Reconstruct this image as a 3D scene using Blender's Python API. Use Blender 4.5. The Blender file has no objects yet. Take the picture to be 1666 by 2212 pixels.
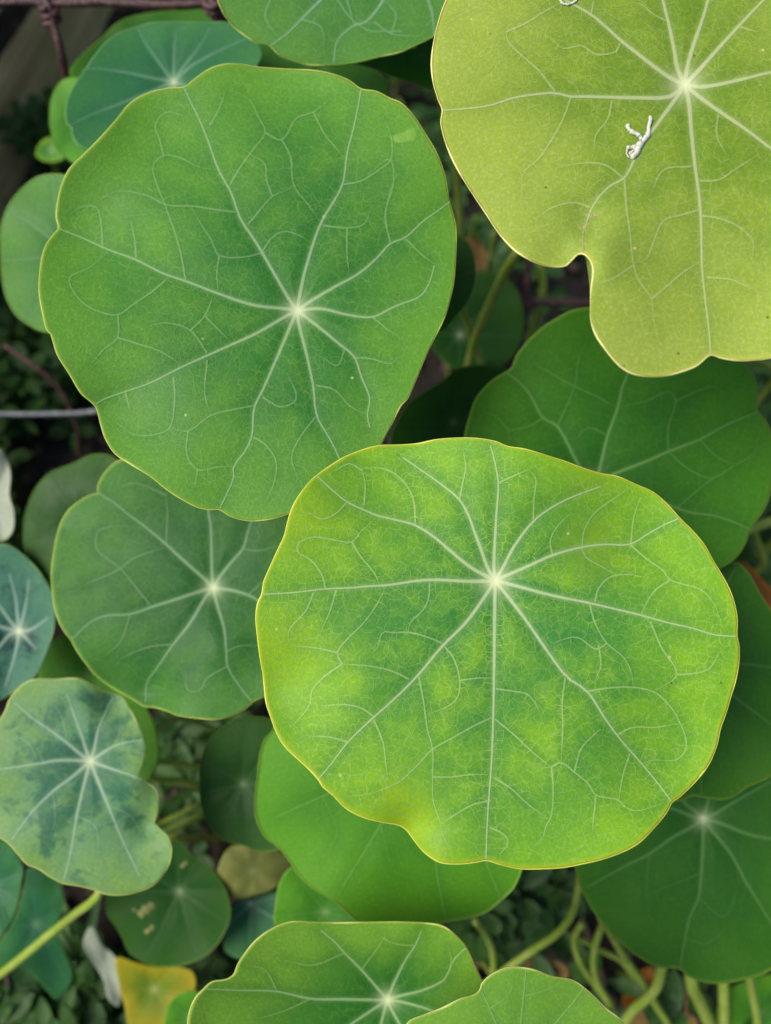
import bpy, math, random, re
import numpy as np
from mathutils import Vector, geometry, noise as mnoise

random.seed(7)
RNG = np.random.default_rng(11)
scene = bpy.context.scene
COL = scene.collection

# ------------------------------------------------------------------ camera
W0, H0 = 1666.0, 2212.0              # units in which the photograph was measured
FOV = math.radians(65.0)
FPX = (H0 / 2) / math.tan(FOV / 2)
TILT = math.radians(20.0)            # away from straight down
CAM = np.array([0.0, -0.10, 0.34])
AX_R = np.array([1.0, 0.0, 0.0])
AX_U = np.array([0.0, math.cos(TILT), math.sin(TILT)])
AX_F = np.array([0.0, math.sin(TILT), -math.cos(TILT)])
cam_data = bpy.data.cameras.new('camera')
cam = bpy.data.objects.new('camera', cam_data)
COL.objects.link(cam)
cam.location = CAM
cam.rotation_euler = (TILT, 0, 0)
cam_data.sensor_fit = 'VERTICAL'
cam_data.sensor_height = 36.0
cam_data.lens = 18.0 / math.tan(FOV / 2)
cam_data.clip_start = 0.005
cam_data.clip_end = 200.0
cam_data.dof.use_dof = True
cam_data.dof.focus_distance = 0.152
cam_data.dof.aperture_fstop = 10.5
scene.camera = cam

# ------------------------------------------------------------------ light
SUN_EL, SUN_AZ = math.radians(54), math.radians(-98)      # azimuth from +Y towards +X
world = bpy.data.worlds.new('World')
scene.world = world
world.use_nodes = True
wn = world.node_tree
bgn = wn.nodes['Background']
sky = wn.nodes.new('ShaderNodeTexSky')
sky.sky_type = 'NISHITA'
sky.sun_disc = False
sky.sun_elevation = SUN_EL
sky.sun_rotation = SUN_AZ
sky.air_density = 1.0
sky.dust_density = 3.0
sky.ozone_density = 0.6
wn.links.new(sky.outputs[0], bgn.inputs[0])
bgn.inputs[1].default_value = 0.06
sd = bpy.data.lights.new('sun', 'SUN')
sd.energy = 1.8
sd.angle = math.radians(38)
sd.color = (1.0, 0.95, 0.84)
sun = bpy.data.objects.new('sun', sd)
COL.objects.link(sun)
_d = Vector((math.sin(SUN_AZ) * math.cos(SUN_EL), math.cos(SUN_AZ) * math.cos(SUN_EL), math.sin(SUN_EL)))
sun.rotation_euler = _d.to_track_quat('Z', 'Y').to_euler()
sun.location = (0, 0, 3)
scene.view_settings.view_transform = 'Standard'
scene.view_settings.look = 'None'
scene.view_settings.gamma = 1.0
scene.view_settings.exposure = 1.17
scene.cycles.max_bounces = 5
scene.cycles.diffuse_bounces = 2
scene.cycles.transmission_bounces = 3
scene.cycles.glossy_bounces = 2

# ------------------------------------------------------------------ measuring helpers
TILES = {'A': (0, 0), 'B': (920, 0), 'C': (0, 800), 'D': (920, 800), 'E': (0, 1550), 'F': (920, 1550)}
K = W0 / 1920.0
def path(s):
    """'A 10,20 30,40 B 5,6' -> measured points; V means whole-photo units."""
    out, off, sc = [], (0, 0), 1.0
    for tok in s.split():
        if tok in TILES:
            off = (TILES[tok][0] * K, TILES[tok][1] * K); sc = 0.6002 * K
        elif tok == 'V':
            off = (0, 0); sc = 1.0
        else:
            a, b = tok.split(',')
            out.append((off[0] + float(a) * sc, off[1] + float(b) * sc))
    return np.array(out)
def rays(p):
    p = np.atleast_2d(p)
    return AX_F + np.outer((p[:, 0] - W0 / 2) / FPX, AX_R) - np.outer((p[:, 1] - H0 / 2) / FPX, AX_U)
def at(p, d):
    """3D points for measured points p at distance d along the optical axis."""
    r = rays(p)
    return CAM + r * np.broadcast_to(np.asarray(d, float), (len(r),))[:, None]
def ground_at(p, z=0.0):
    r = rays(p)
    return CAM + r * ((z - CAM[2]) / r[:, 2])[:, None]

def spline(pts, n, closed=False):
    """Catmull-Rom (centripetal-ish) resample to n points, uniform in length."""
    pts = np.asarray(pts, float)
    if closed:
        P = np.vstack([pts[-1], pts, pts[0], pts[1]])
        segs = len(pts)
    else:
        P = np.vstack([2 * pts[0] - pts[1], pts, 2 * pts[-1] - pts[-2]])
        segs = len(pts) - 1
    t = np.linspace(0, 1, 13)[:-1][:, None]
    out = []
    for i in range(segs):
        a, b, c, d = P[i], P[i + 1], P[i + 2], P[i + 3]
        l = np.linalg.norm(c - b) + 1e-9
        m1 = (c - a) / (np.linalg.norm(c - b) + np.linalg.norm(b - a) + 1e-9) * l
        m2 = (d - b) / (np.linalg.norm(d - c) + np.linalg.norm(c - b) + 1e-9) * l
        out.append((2*t**3-3*t**2+1)*b + (t**3-2*t**2+t)*m1 + (-2*t**3+3*t**2)*c + (t**3-t**2)*m2)
    out = np.vstack(out + ([out[0][:1]] if closed else [pts[-1:]]))
    L = np.concatenate([[0], np.cumsum(np.linalg.norm(np.diff(out, axis=0), axis=1))])
    s = np.linspace(0, L[-1], n, endpoint=not closed)
    return np.stack([np.interp(s, L, out[:, k]) for k in range(out.shape[1])], axis=1)

def inside(poly, p):
    x, y = p[:, 0], p[:, 1]
    res = np.zeros(len(p), bool)
    x0, y0 = poly[:, 0], poly[:, 1]
    x1, y1 = np.roll(x0, -1), np.roll(y0, -1)
    for a, b, c, d in zip(x0, y0, x1, y1):
        cond = (b > y) != (d > y)
        if d != b:
            res ^= cond & (x < (c - a) * (y - b) / (d - b) + a)
    return res

def seg_dist(p, lines):
    """distance of points p to a set of polylines."""
    best = np.full(len(p), 1e9)
    for L in lines:
        a, b = L[:-1], L[1:]
        ab = b - a
        den = (ab ** 2).sum(1) + 1e-9
        for i in range(len(a)):
            t = np.clip(((p - a[i]) @ ab[i]) / den[i], 0, 1)
            d = np.hypot(p[:, 0] - a[i, 0] - t * ab[i, 0], p[:, 1] - a[i, 1] - t * ab[i, 1])
            np.minimum(best, d, out=best)
    return best

# ------------------------------------------------------------------ mesh helpers
def mesh_obj(name, verts, faces, mat, parent=None, smooth=True):
    me = bpy.data.meshes.new(name)
    me.from_pydata([tuple(v) for v in verts], [], faces if isinstance(faces, list) else faces.tolist())
    if mat: me.materials.append(mat)
    if smooth: me.polygons.foreach_set('use_smooth', np.ones(len(me.polygons), bool))
    me.update()
    o = bpy.data.objects.new(name, me)
    COL.objects.link(o)
    if parent: o.parent = parent
    return o
def fattr(o, name, vals):
    a = o.data.attributes.new(name, 'FLOAT', 'POINT')
    a.data.foreach_set('value', np.asarray(vals, np.float32))
def vattr(o, name, vals):
    a = o.data.attributes.new(name, 'FLOAT_VECTOR', 'POINT')
    a.data.foreach_set('vector', np.asarray(vals, np.float32).ravel())
def empty(name, loc=(0, 0, 0)):
    o = bpy.data.objects.new(name, None)
    o.empty_display_size = 0.02
    COL.objects.link(o)
    return o
def tag(o, label=None, cat=None, group=None, kind=None):
    if label: o['label'] = label
    if cat: o['category'] = cat
    if group: o['group'] = group
    if kind: o['kind'] = kind
    return o
def tube_geo(pts, rad, seg=8, closed=False, cap=True):
    pts = np.asarray(pts, float); n = len(pts)
    rad = np.broadcast_to(np.asarray(rad, float), (n,))
    if closed: tan = np.roll(pts, -1, 0) - np.roll(pts, 1, 0)
    else: tan = np.gradient(pts, axis=0)
    tan /= np.linalg.norm(tan, axis=1)[:, None] + 1e-12
    ref = np.array([0.31, 0.17, 0.93])
    nrm = ref - tan[0] * (ref @ tan[0]); nrm /= np.linalg.norm(nrm)
    V = []
    ang = np.arange(seg) / seg * 2 * math.pi
    for i in range(n):
        nrm = nrm - tan[i] * (nrm @ tan[i]); nrm /= np.linalg.norm(nrm) + 1e-12
        bi = np.cross(tan[i], nrm)
        V.append(pts[i] + rad[i] * (np.outer(np.cos(ang), nrm) + np.outer(np.sin(ang), bi)))
    V = np.vstack(V); F = []
    for i in range(n if closed else n - 1):
        j = (i + 1) % n
        for k in range(seg):
            k2 = (k + 1) % seg
            F.append((i*seg+k, i*seg+k2, j*seg+k2, j*seg+k))
    if cap and not closed:
        F.append(tuple(range(seg))[::-1]); F.append(tuple((n-1)*seg+k for k in range(seg)))
    return V, F

# ------------------------------------------------------------------ materials
def lin(c, k=1.0):
    f = lambda v: (v / 255 / 12.92 if v <= 10.3 else ((v / 255 + 0.055) / 1.055) ** 2.4) * k
    return (f(c[0]), f(c[1]), f(c[2]), 1.0)
class N:
    def __init__(s, name):
        s.m = bpy.data.materials.new(name); s.m.use_nodes = True
        s.t = s.m.node_tree; s.t.nodes.clear()
        s.out = s.t.nodes.new('ShaderNodeOutputMaterial')
    def n(s, typ, **kw):
        nd = s.t.nodes.new('ShaderNode' + typ)
        for k, v in kw.items(): setattr(nd, k, v)
        return nd
    def put(s, sock, v):
        if isinstance(v, bpy.types.NodeSocket): s.t.links.new(v, sock)
        else: sock.default_value = v
    def mix(s, f, a, b, mode='MIX'):
        nd = s.n('Mix', data_type='RGBA', blend_type=mode)
        s.put(nd.inputs[0], f); s.put(nd.inputs[6], a); s.put(nd.inputs[7], b)
        return nd.outputs[2]
    def math(s, op, a, b=0.0, c=0.0, clamp=False):
        nd = s.n('Math', operation=op, use_clamp=clamp)
        s.put(nd.inputs[0], a); s.put(nd.inputs[1], b)
        if op in ('MULTIPLY_ADD', 'SMOOTH_MIN'): s.put(nd.inputs[2], c)
        return nd.outputs[0]
    def ramp(s, v, a, b, lo=0.0, hi=1.0):
        nd = s.n('MapRange', interpolation_type='SMOOTHSTEP', clamp=True)
        s.put(nd.inputs[0], v); s.put(nd.inputs[1], a); s.put(nd.inputs[2], b); s.put(nd.inputs[3], lo); s.put(nd.inputs[4], hi)
        return nd.outputs[0]
    def noise(s, vec, scale, detail=3.0, rough=0.55, dist=0.0):
        nd = s.n('TexNoise'); s.put(nd.inputs['Vector'], vec)
        nd.inputs['Scale'].default_value = scale; nd.inputs['Detail'].default_value = detail
        nd.inputs['Roughness'].default_value = rough; nd.inputs['Distortion'].default_value = dist
        return nd.outputs['Fac'], nd.outputs['Color']
    def attr(s, name):
        return s.n('Attribute', attribute_name=name)

def leaf_material(name, inner, outer, patch, vein, edge=(150, 185, 80), patch_amt=0.5, mottle=0.0,
                  mott_col=(40, 95, 85), speck=0.0, trans=0.32, k=0.8, cell=0.22, gloss=0.48):
    g = N(name)
    _lin = globals()['lin']
    def lin(c, k=1.0):
        v = _lin(c, k); return (v[0] * 1.0, v[1], v[2] * 0.62, 1.0)
    lp = g.attr('lp').outputs['Vector']
    rd = g.attr('rd').outputs['Fac']; vn = g.attr('vn').outputs['Fac']; vd = g.attr('vd').outputs['Fac']
    n1, n1c = g.noise(lp, 45, 2, 0.55)
    n2, _ = g.noise(lp, 105, 3, 0.55)
    n3, _ = g.noise(lp, 1500, 1, 0.7)
    f = g.math('MULTIPLY_ADD', n1, 0.9, -0.45)
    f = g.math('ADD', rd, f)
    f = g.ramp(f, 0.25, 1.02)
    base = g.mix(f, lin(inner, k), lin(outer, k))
    pf = g.ramp(n2, 0.38, 0.74)
    pf = g.math('MULTIPLY', pf, patch_amt)
    pf = g.math('MULTIPLY', pf, g.ramp(vd, 0.1, 0.9, 1.0, 0.15))
    base = g.mix(pf, base, lin(patch, k))
    base = g.mix(g.math('MULTIPLY', vd, 0.4), base, lin(inner, k * 0.92))
    if mottle:
        m1, _ = g.noise(lp, 150, 4, 0.66, 0.5)
        m2, _ = g.noise(lp, 35, 2, 0.5)
        mm = g.math('ADD', m1, g.math('MULTIPLY_ADD', m2, 0.5, -0.25))
        mm = g.math('ADD', mm, g.math('MULTIPLY_ADD', rd, -0.22, 0.12))
        base = g.mix(g.math('MULTIPLY', g.ramp(mm, 0.42, 0.60), mottle), base, lin(mott_col, k))
    # finest net of veins, two sizes
    w, wc = g.noise(lp, 260, 1, 0.5)
    vm = g.n('VectorMath', operation='MULTIPLY_ADD')
    g.put(vm.inputs[0], wc); vm.inputs[1].default_value = (0.0035, 0.0035, 0); g.put(vm.inputs[2], lp)
    vc = g.n('TexVoronoi', feature='F1'); g.put(vc.inputs['Vector'], vm.outputs[0]); vc.inputs['Scale'].default_value = 420
    vcs = g.n('SeparateColor'); g.put(vcs.inputs[0], vc.outputs['Color'])
    base = g.mix(g.math('MULTIPLY', g.ramp(vcs.outputs[0], 0.3, 1.0), 0.22 * patch_amt), base, lin(patch, k))
    base = g.mix(g.math('MULTIPLY', g.ramp(vcs.outputs[1], 0.5, 1.0), 0.12 * patch_amt), base, lin(inner, k * 0.95))
    cells = []
    for sc, wd, amt in ((420, 0.075, 1.0), (950, 0.10, 0.55))[:2 if cell > 0.2 else 1]:
        vo = g.n('TexVoronoi', feature='DISTANCE_TO_EDGE'); g.put(vo.inputs['Vector'], vm.outputs[0])
        vo.inputs['Scale'].default_value = sc
        cells.append(g.math('MULTIPLY', g.ramp(vo.outputs['Distance'], 0.0, wd, 1.0, 0.0), amt))
    net = g.math('MAXIMUM', cells[0], cells[-1])
    netv = g.math('MULTIPLY', net, g.math('MULTIPLY', g.ramp(n2, 0.3, 0.7, 0.3, 1.0), cell))
    base = g.mix(netv, base, g.mix(0.5, lin(patch, k), lin(vein, k)))
    # fine grain and dust
    base = g.mix(g.ramp(n3, 0.4, 0.8, 0.0, 0.5), base, (1.5, 1.4, 1.5, 1), 'MULTIPLY')
    if speck:
        vs = g.n('TexVoronoi', feature='F1'); g.put(vs.inputs['Vector'], lp); vs.inputs['Scale'].default_value = 330
        keep = g.n('SeparateColor'); g.put(keep.inputs[0], vs.outputs['Color'])
        dot = g.math('MULTIPLY', g.ramp(vs.outputs['Distance'], 0.05, 0.13, 1.0, 0.0), g.math('GREATER_THAN', keep.outputs[0], 1 - speck))
        base = g.mix(g.math('MULTIPLY', dot, 0.75), base, lin((225, 228, 190), 0.8))
        dk = g.math('MULTIPLY', g.ramp(vs.outputs['Distance'], 0.05, 0.12, 1.0, 0.0), g.math('LESS_THAN', keep.outputs[0], speck * 0.35))
        base = g.mix(g.math('MULTIPLY', dk, 0.8), base, lin((95, 85, 40), 0.8))
    base = g.mix(g.ramp(rd, 0.975, 1.0, 0.0, 0.6), base, lin(edge, k * 0.85))
    base = g.mix(g.attr('yellow_glow').outputs['Fac'], base, lin((176, 204, 30), k))  # yellow glow of light through the blade, put into the colour
    col = g.mix(vn, base, _lin(vein, k * 0.95))
    col = g.mix(g.attr('hb').outputs['Fac'], col, _lin((232, 240, 200), 0.9))
    bs = g.n('BsdfPrincipled')
    g.put(bs.inputs['Base Color'], col)
    g.put(bs.inputs['Roughness'], g.ramp(n2, 0.3, 0.7, gloss - 0.06, gloss + 0.1))
    bs.inputs['Specular IOR Level'].default_value = 0.22
    bm = g.n('Bump'); bm.inputs['Strength'].default_value = 0.16; bm.inputs['Distance'].default_value = 0.0004
    hgt = g.math('ADD', g.math('MULTIPLY', net, -0.5), g.math('MULTIPLY', n3, 0.6))
    g.put(bm.inputs['Height'], hgt)
    g.t.links.new(bm.outputs[0], bs.inputs['Normal'])
    tr = g.n('BsdfTranslucent')
    g.put(tr.inputs['Color'], g.mix(1.0, col, (1.6, 1.5, 0.7, 1), 'MULTIPLY'))
    ms = g.n('MixShader'); ms.inputs[0].default_value = trans
    g.t.links.new(bs.outputs[0], ms.inputs[1]); g.t.links.new(tr.outputs[0], ms.inputs[2])
    g.t.links.new(ms.outputs[0], g.out.inputs[0])
    return g.m

def simple_material(name, c1, c2, scale=60, rough=0.6, trans=0.0, bump=0.3, bdist=0.0006, k=0.8, c3=None, s3=300, spec=0.35):
    g = N(name)
    co = g.n('TexCoord').outputs['Object']
    a, _ = g.noise(co, scale, 5, 0.62, 0.4)
    b, _ = g.noise(co, s3, 4, 0.65)
    col = g.mix(g.ramp(a, 0.35, 0.65), lin(c1, k), lin(c2, k))
    if c3: col = g.mix(g.ramp(b, 0.52, 0.68), col, lin(c3, k))
    bs = g.n('BsdfPrincipled'); g.put(bs.inputs['Base Color'], col)
    bs.inputs['Roughness'].default_value = rough
    bs.inputs['Specular IOR Level'].default_value = spec
    bm = g.n('Bump'); bm.inputs['Strength'].default_value = bump; bm.inputs['Distance'].default_value = bdist
    g.put(bm.inputs['Height'], b); g.t.links.new(bm.outputs[0], bs.inputs['Normal'])
    if trans:
        tr = g.n('BsdfTranslucent'); g.put(tr.inputs['Color'], col)
        ms = g.n('MixShader'); ms.inputs[0].default_value = trans
        g.t.links.new(bs.outputs[0], ms.inputs[1]); g.t.links.new(tr.outputs[0], ms.inputs[2])
        g.t.links.new(ms.outputs[0], g.out.inputs[0])
    else: g.t.links.new(bs.outputs[0], g.out.inputs[0])
    return g.m

# ------------------------------------------------------------------ setting: soil
def soil_material():
    g = N('soil')
    co = g.n('TexCoord').outputs['Object']
    a, _ = g.noise(co, 35, 6, 0.65); b, _ = g.noise(co, 420, 5, 0.7); c, _ = g.noise(co, 9, 3, 0.5)
    col = g.mix(g.ramp(a, 0.35, 0.65), lin((26, 22, 18)), lin((54, 45, 38)))
    col = g.mix(g.ramp(b, 0.56, 0.72), col, lin((96, 86, 76)))
    col = g.mix(g.ramp(c, 0.5, 0.75, 0, 0.5), col, lin((50, 58, 30)))
    bs = g.n('BsdfPrincipled'); g.put(bs.inputs['Base Color'], col); bs.inputs['Roughness'].default_value = 0.9
    bm = g.n('Bump'); bm.inputs['Strength'].default_value = 0.8; bm.inputs['Distance'].default_value = 0.004
    g.put(bm.inputs['Height'], b); g.t.links.new(bm.outputs[0], bs.inputs['Normal'])
    g.t.links.new(bs.outputs[0], g.out.inputs[0])
    return g.m
def soil_z(x, y):
    p = Vector((x * 9, y * 9, 0.0))
    return 0.012 * mnoise.noise(p) + 0.006 * mnoise.noise(p * 3.1) + 0.003 * mnoise.noise(p * 9.0)
M_SOIL = soil_material()
n = 170
u = np.linspace(-1, 1, n)
gx = 0.55 * u + 40 * np.sign(u) * np.abs(u) ** 15
V, F = [], []
for j in range(n):
    for i in range(n):
        x, y = gx[i], gx[j] + 0.1
        V.append((x, y, soil_z(x, y) - 0.004))
idx = np.arange(n * n).reshape(n, n)
F = np.stack([idx[:-1, :-1], idx[:-1, 1:], idx[1:, 1:], idx[1:, :-1]], -1).reshape(-1, 4)
tag(mesh_obj('ground', V, F, M_SOIL), 'dark crumbly soil under the leaves', 'ground', kind='structure')

# ------------------------------------------------------------------ timber boards at the back left
def wood_material(direction):
    g = N('weathered_timber')
    co = g.n('TexCoord').outputs['Object']
    mp = g.n('Mapping'); g.put(mp.inputs[0], co)
    mp.inputs['Scale'].default_value = (4, 70, 70)
    a, _ = g.noise(mp.outputs[0], 2.2, 5, 0.62, 0.6); b, _ = g.noise(co, 22, 4, 0.6); c, _ = g.noise(co, 300, 4, 0.65)
    col = g.mix(g.ramp(a, 0.3, 0.7), lin((150, 128, 84)), lin((212, 190, 136)))
    col = g.mix(g.ramp(b, 0.42, 0.7, 0, 0.65), col, lin((140, 136, 76)))
    col = g.mix(g.ramp(c, 0.6, 0.75, 0, 0.4), col, lin((88, 74, 50)))
    bs = g.n('BsdfPrincipled'); g.put(bs.inputs['Base Color'], col); bs.inputs['Roughness'].default_value = 0.75
    bm = g.n('Bump'); bm.inputs['Strength'].default_value = 0.6; bm.inputs['Distance'].default_value = 0.002
    g.put(bm.inputs['Height'], g.math('ADD', a, g.math('MULTIPLY', c, 0.3))); g.t.links.new(bm.outputs[0], bs.inputs['Normal'])
    g.t.links.new(bs.outputs[0], g.out.inputs[0])
    return g.m
base_line = ground_at(path('A 470,40 30,850'))
p0, p1 = base_line[1].copy(), base_line[0].copy()
du = (p1 - p0); du[2] = 0; du /= np.linalg.norm(du)
dn = np.array([-du[1], du[0], 0])                       # away from the bed, to the left
M_WOOD = wood_material(du)
edging = tag(empty('timber_edging'), 'weathered olive-brown timber boards edging the bed behind the wire', 'timber')
# height of the joint between the two boards, from where the dark gap shows
gapp = path('A 60,120')[0]
r = rays(gapp)[0]
tt = ((p0 - CAM) @ dn) / (r @ dn)
joint_z = float((CAM + r * tt)[2])
def board(z0, z1, off, x0, x1, thick, back=0.0):
    nx = 60
    prof = [(0, z0 + .003), (.0012, z0 + .001), (.003, z0), (thick, z0), (thick, z1 - back), (.0045, z1), (.002, z1 - .0015), (0, z1 - .004)]
    V, F = [], []
    for i in range(nx + 1):
        s = x0 + (x1 - x0) * i / nx
        for (d, z) in prof:
            wob = 0.0015 * mnoise.noise(Vector((s * 12, z * 20, off * 9)))
            V.append((s, d + off + wob, z + wob))
    m = len(prof)
    for i in range(nx):
        for k in range(m):
            F.append((i*m+k, (i+1)*m+k, (i+1)*m+(k+1) % m, i*m+(k+1) % m))
    F.append(tuple(range(m))); F.append(tuple(nx*m+k for k in range(m))[::-1])
    o = mesh_obj('board', V, F, M_WOOD, edging, smooth=False)
    o.location = p0
    o.rotation_euler = (0, 0, math.atan2(du[1], du[0]))
    return o
board(-0.03, joint_z - 0.008, 0.0, -0.6, 0.8, 0.03, 0.03)
board(joint_z + 0.006, joint_z + 0.15, 0.003, -0.6, 0.8, 0.16)

# ------------------------------------------------------------------ leaves
M_RIM = {}
def rim_mat(c):
    if c not in M_RIM: M_RIM[c] = simple_material('leaf_margin', c, tuple(int(v * 0.93) for v in c), 200, 0.5, 0.15, 0.1, k=1.0)
    return M_RIM[c]
M_PET = simple_material('petiole_skin', (150, 180, 66), (172, 196, 88), 90, 0.42, 0.2, 0.15, k=0.82, c3=(184, 200, 112))

LEAVES = {}
class Surf:
    """A leaf's surface: a tilted plane through its centre plus cupping, waves and vein relief."""
    def __init__(s, c, d, tilt, poly, mains, cup, wave, dips, seed, relief):
        s.c = np.asarray(c, float); s.nv = -AX_F + tilt[0] * AX_R + tilt[1] * AX_U
        s.nv /= np.linalg.norm(s.nv)
        s.P0 = rays(s.c)[0] * d; s.d = d
        s.e1 = AX_R - s.nv * (AX_R @ s.nv); s.e1 /= np.linalg.norm(s.e1)
        s.e2 = np.cross(s.nv, s.e1)
        s.px = d / FPX
        s.poly = poly; s.mains = mains
        s.R = np.mean(np.linalg.norm(poly - s.c, axis=1)) * s.px
        s.cup, s.wave, s.dips, s.relief = cup, wave, dips, relief
        rr = random.Random(seed)
        s.ph = [(m, rr.uniform(0, 6.28), rr.uniform(.5, 1)) for m in (2, 3, 5, 8)]
        s.off = np.array([rr.uniform(-5, 5), rr.uniform(-5, 5), rr.uniform(-5, 5)])
        s.ang = np.unwrap(np.arctan2(*(poly - s.c).T[::-1]))
    def plane(s, p):
        r = rays(p)
        P = r * ((s.P0 @ s.nv) / (r @ s.nv))[:, None]
        q = P - s.P0
        return np.stack([q @ s.e1, q @ s.e2], 1)
    def dist(s, p):
        return seg_dist(p, s.mains) if s.mains else np.full(len(p), 1e6)
    def height(s, p, vdist=None):
        p = np.atleast_2d(p)
        q = s.plane(p); r = np.hypot(q[:, 0], q[:, 1]); th = np.arctan2(q[:, 1], q[:, 0])
        x = r / s.R
        h = s.cup * s.R * x ** 2
        w = sum(a * np.sin(m * th + ph) for m, ph, a in s.ph)
        h = h + s.wave * s.R * np.clip(x, 0, 1.4) ** 2.5 * w
        h -= 0.0011 * np.exp(-(r / 0.005) ** 2)
        if s.relief:
            if vdist is None: vdist = s.dist(p)
            h -= s.relief * np.exp(-(vdist * s.px / 0.0022) ** 2) * np.clip(1.25 - x, 0.1, 1)
        for (bx, by, sg, amp) in s.dips:
            h = h + amp * np.exp(-((p[:, 0] - bx) ** 2 + (p[:, 1] - by) ** 2) / sg ** 2)
        return h
    def at(s, p, lift=0.0, vdist=None):
        p = np.atleast_2d(p)
        h = s.height(p, vdist) + lift
        r = rays(p)
        return CAM + r * ((h + s.P0 @ s.nv) / (r @ s.nv))[:, None]
    def lp(s, p):
        return np.column_stack([s.plane(p), np.zeros(len(p))]) + s.off

def ribbon(S, lines, lift, edge_fade=True, sec=3):
    """vein ribbons lying on the blade: lines = [(points, width0, width1, strength0, strength1)]"""
    V, F, A, P2 = [], [], [], []
    base = 0
    pxs, meta = [], []
    for (L, w0, w1, a0, a1) in lines:
        t = np.gradient(L, axis=0); t /= np.linalg.norm(t, axis=1)[:, None] + 1e-9
        nn = np.stack([-t[:, 1], t[:, 0]], 1)
        u = np.linspace(0, 1, len(L))
        w = w1 + (w0 - w1) * (1 - u) ** 1.6
        a = a0 + (a1 - a0) * u
        if sec == 3 and len(L) > 5:
            e = np.clip((1 - u) / 0.2, 0.6, 1); w = w * e; a = a * (0.3 + 0.7 * e)
        offs = (-1, 0, 1) if sec == 3 else (-1, -.45, .45, 1)
        for o in offs:
            pxs.append(L + nn * (o * w * (0.72 if sec == 3 else 0.58))[:, None])
            meta.append((lift * (1 if abs(o) < .9 else (0.9 if sec == 3 else 0.6)), a * (1.0 if abs(o) < .9 else 0.12)))
        m = len(L); k = len(offs)
        for j in range(k - 1):
            for i in range(m - 1):
                F.append((base+j*m+i, base+j*m+i+1, base+(j+1)*m+i+1, base+(j+1)*m+i))
        base += m * k
    P2 = np.vstack(pxs)
    lf = np.concatenate([np.full(len(x), mt[0]) for x, mt in zip(pxs, meta)])
    A = np.concatenate([mt[1] for mt in meta])
    return S.at(P2, lf), F, A, P2

def vein_obj(name, S, lines, lift, mat, parent, poly, sec=3):
    V, F, A, P2 = ribbon(S, lines, lift, sec=sec)
    o = mesh_obj(name, V, F, mat, parent)
    fattr(o, 'vn', A)
    fattr(o, 'rd', np.clip(np.linalg.norm(P2 - S.c, axis=1) / S.meanr(P2), 0, 0.95))
    fattr(o, 'vd', np.ones(len(P2)) * 0.1)
    vattr(o, 'lp', S.lp(P2))
    fattr(o, 'hb', S.hub(P2))
    return o
def _meanr(S, p):
    th = np.arctan2(p[:, 1] - S.c[1], p[:, 0] - S.c[0])
    pa = np.arctan2(S.poly[:, 1] - S.c[1], S.poly[:, 0] - S.c[0])
    pr = np.linalg.norm(S.poly - S.c, axis=1)
    o = np.argsort(pa)
    return np.interp(th, pa[o], pr[o], period=2 * math.pi)
Surf.meanr = _meanr
def _hub(S, p):
    r = np.linalg.norm(p - S.c, axis=1) * S.px * (0.0042 / max(0.0026, min(0.0042, S.R * 0.11)))
    return np.clip(0.95 * np.exp(-(r / 0.0011) ** 2) + 0.35 * np.exp(-(r / 0.0030) ** 2), 0, 1) * S.hubamt
Surf.hub = _hub

def auto_mains(c, poly, nv, rr, ang0=None):
    S = type('T', (), {})(); S.c = np.asarray(c); S.poly = poly
    out = []; a0 = rr.uniform(0, 6.28) if ang0 is None else ang0
    for i in range(nv):
        a = a0 + (i + rr.uniform(-.16, .16)) / nv * 2 * math.pi
        R = _meanr(S, S.c[None] + np.array([[math.cos(a), math.sin(a)]]))[0]
        bend = rr.uniform(-.10, .10)
        pts = []
        for s in (0, .25, .5, .75, .97):
            aa = a + bend * math.sin(s * 3)
            pts.append(S.c + s * R * np.array([math.cos(aa), math.sin(aa)]))
        out.append(np.array(pts))
    return out
def auto_sides(c, poly, mains, rr):
    """branches that leave neighbouring main veins and meet in loops between them"""
    out = []
    order = sorted(mains, key=lambda L: math.atan2(*(L[len(L)//2] - c)[::-1]))
    for i, L in enumerate(order):
        M2 = order[(i + 1) % len(order)]
        a, b = spline(L, 21), spline(M2, 21)
        f1, f2 = rr.uniform(.32, .5), rr.uniform(.38, .55)
        k1, k2 = int(f1 * 20), int(f2 * 20)
        s = rr.uniform(.6, .72); w = rr.uniform(.4, .6)
        nd = a[int(s*20)] * (1 - w) + b[int(s*20)] * w
        nd = c + (nd - c) * rr.uniform(1.0, 1.1)
        out += [np.array([a[k1], a[k1] * .45 + nd * .55 + (nd - c) * .03, nd]),
                np.array([b[k2], b[k2] * .45 + nd * .55 + (nd - c) * .03, nd])]
        o1 = a[18] * .6 + b[18] * .4; o2 = a[18] * .3 + b[18] * .7
        out += [np.array([nd, (nd + o1) / 2 + (nd - c) * .02, o1, a[16] * .85 + b[16] * .15, a[15]]),
                np.array([nd, (nd + o2) / 2 + (nd - c) * .03, o2, b[17] * .85 + a[17] * .15, b[16]])]
        k3 = int(rr.uniform(.2, .3) * 20)
        m = a[k3] * .5 + b[k3] * .5
        out.append(np.array([a[k3 + 1], m + (m - c) * .1, b[k3 + 2]]))
    return out

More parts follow.
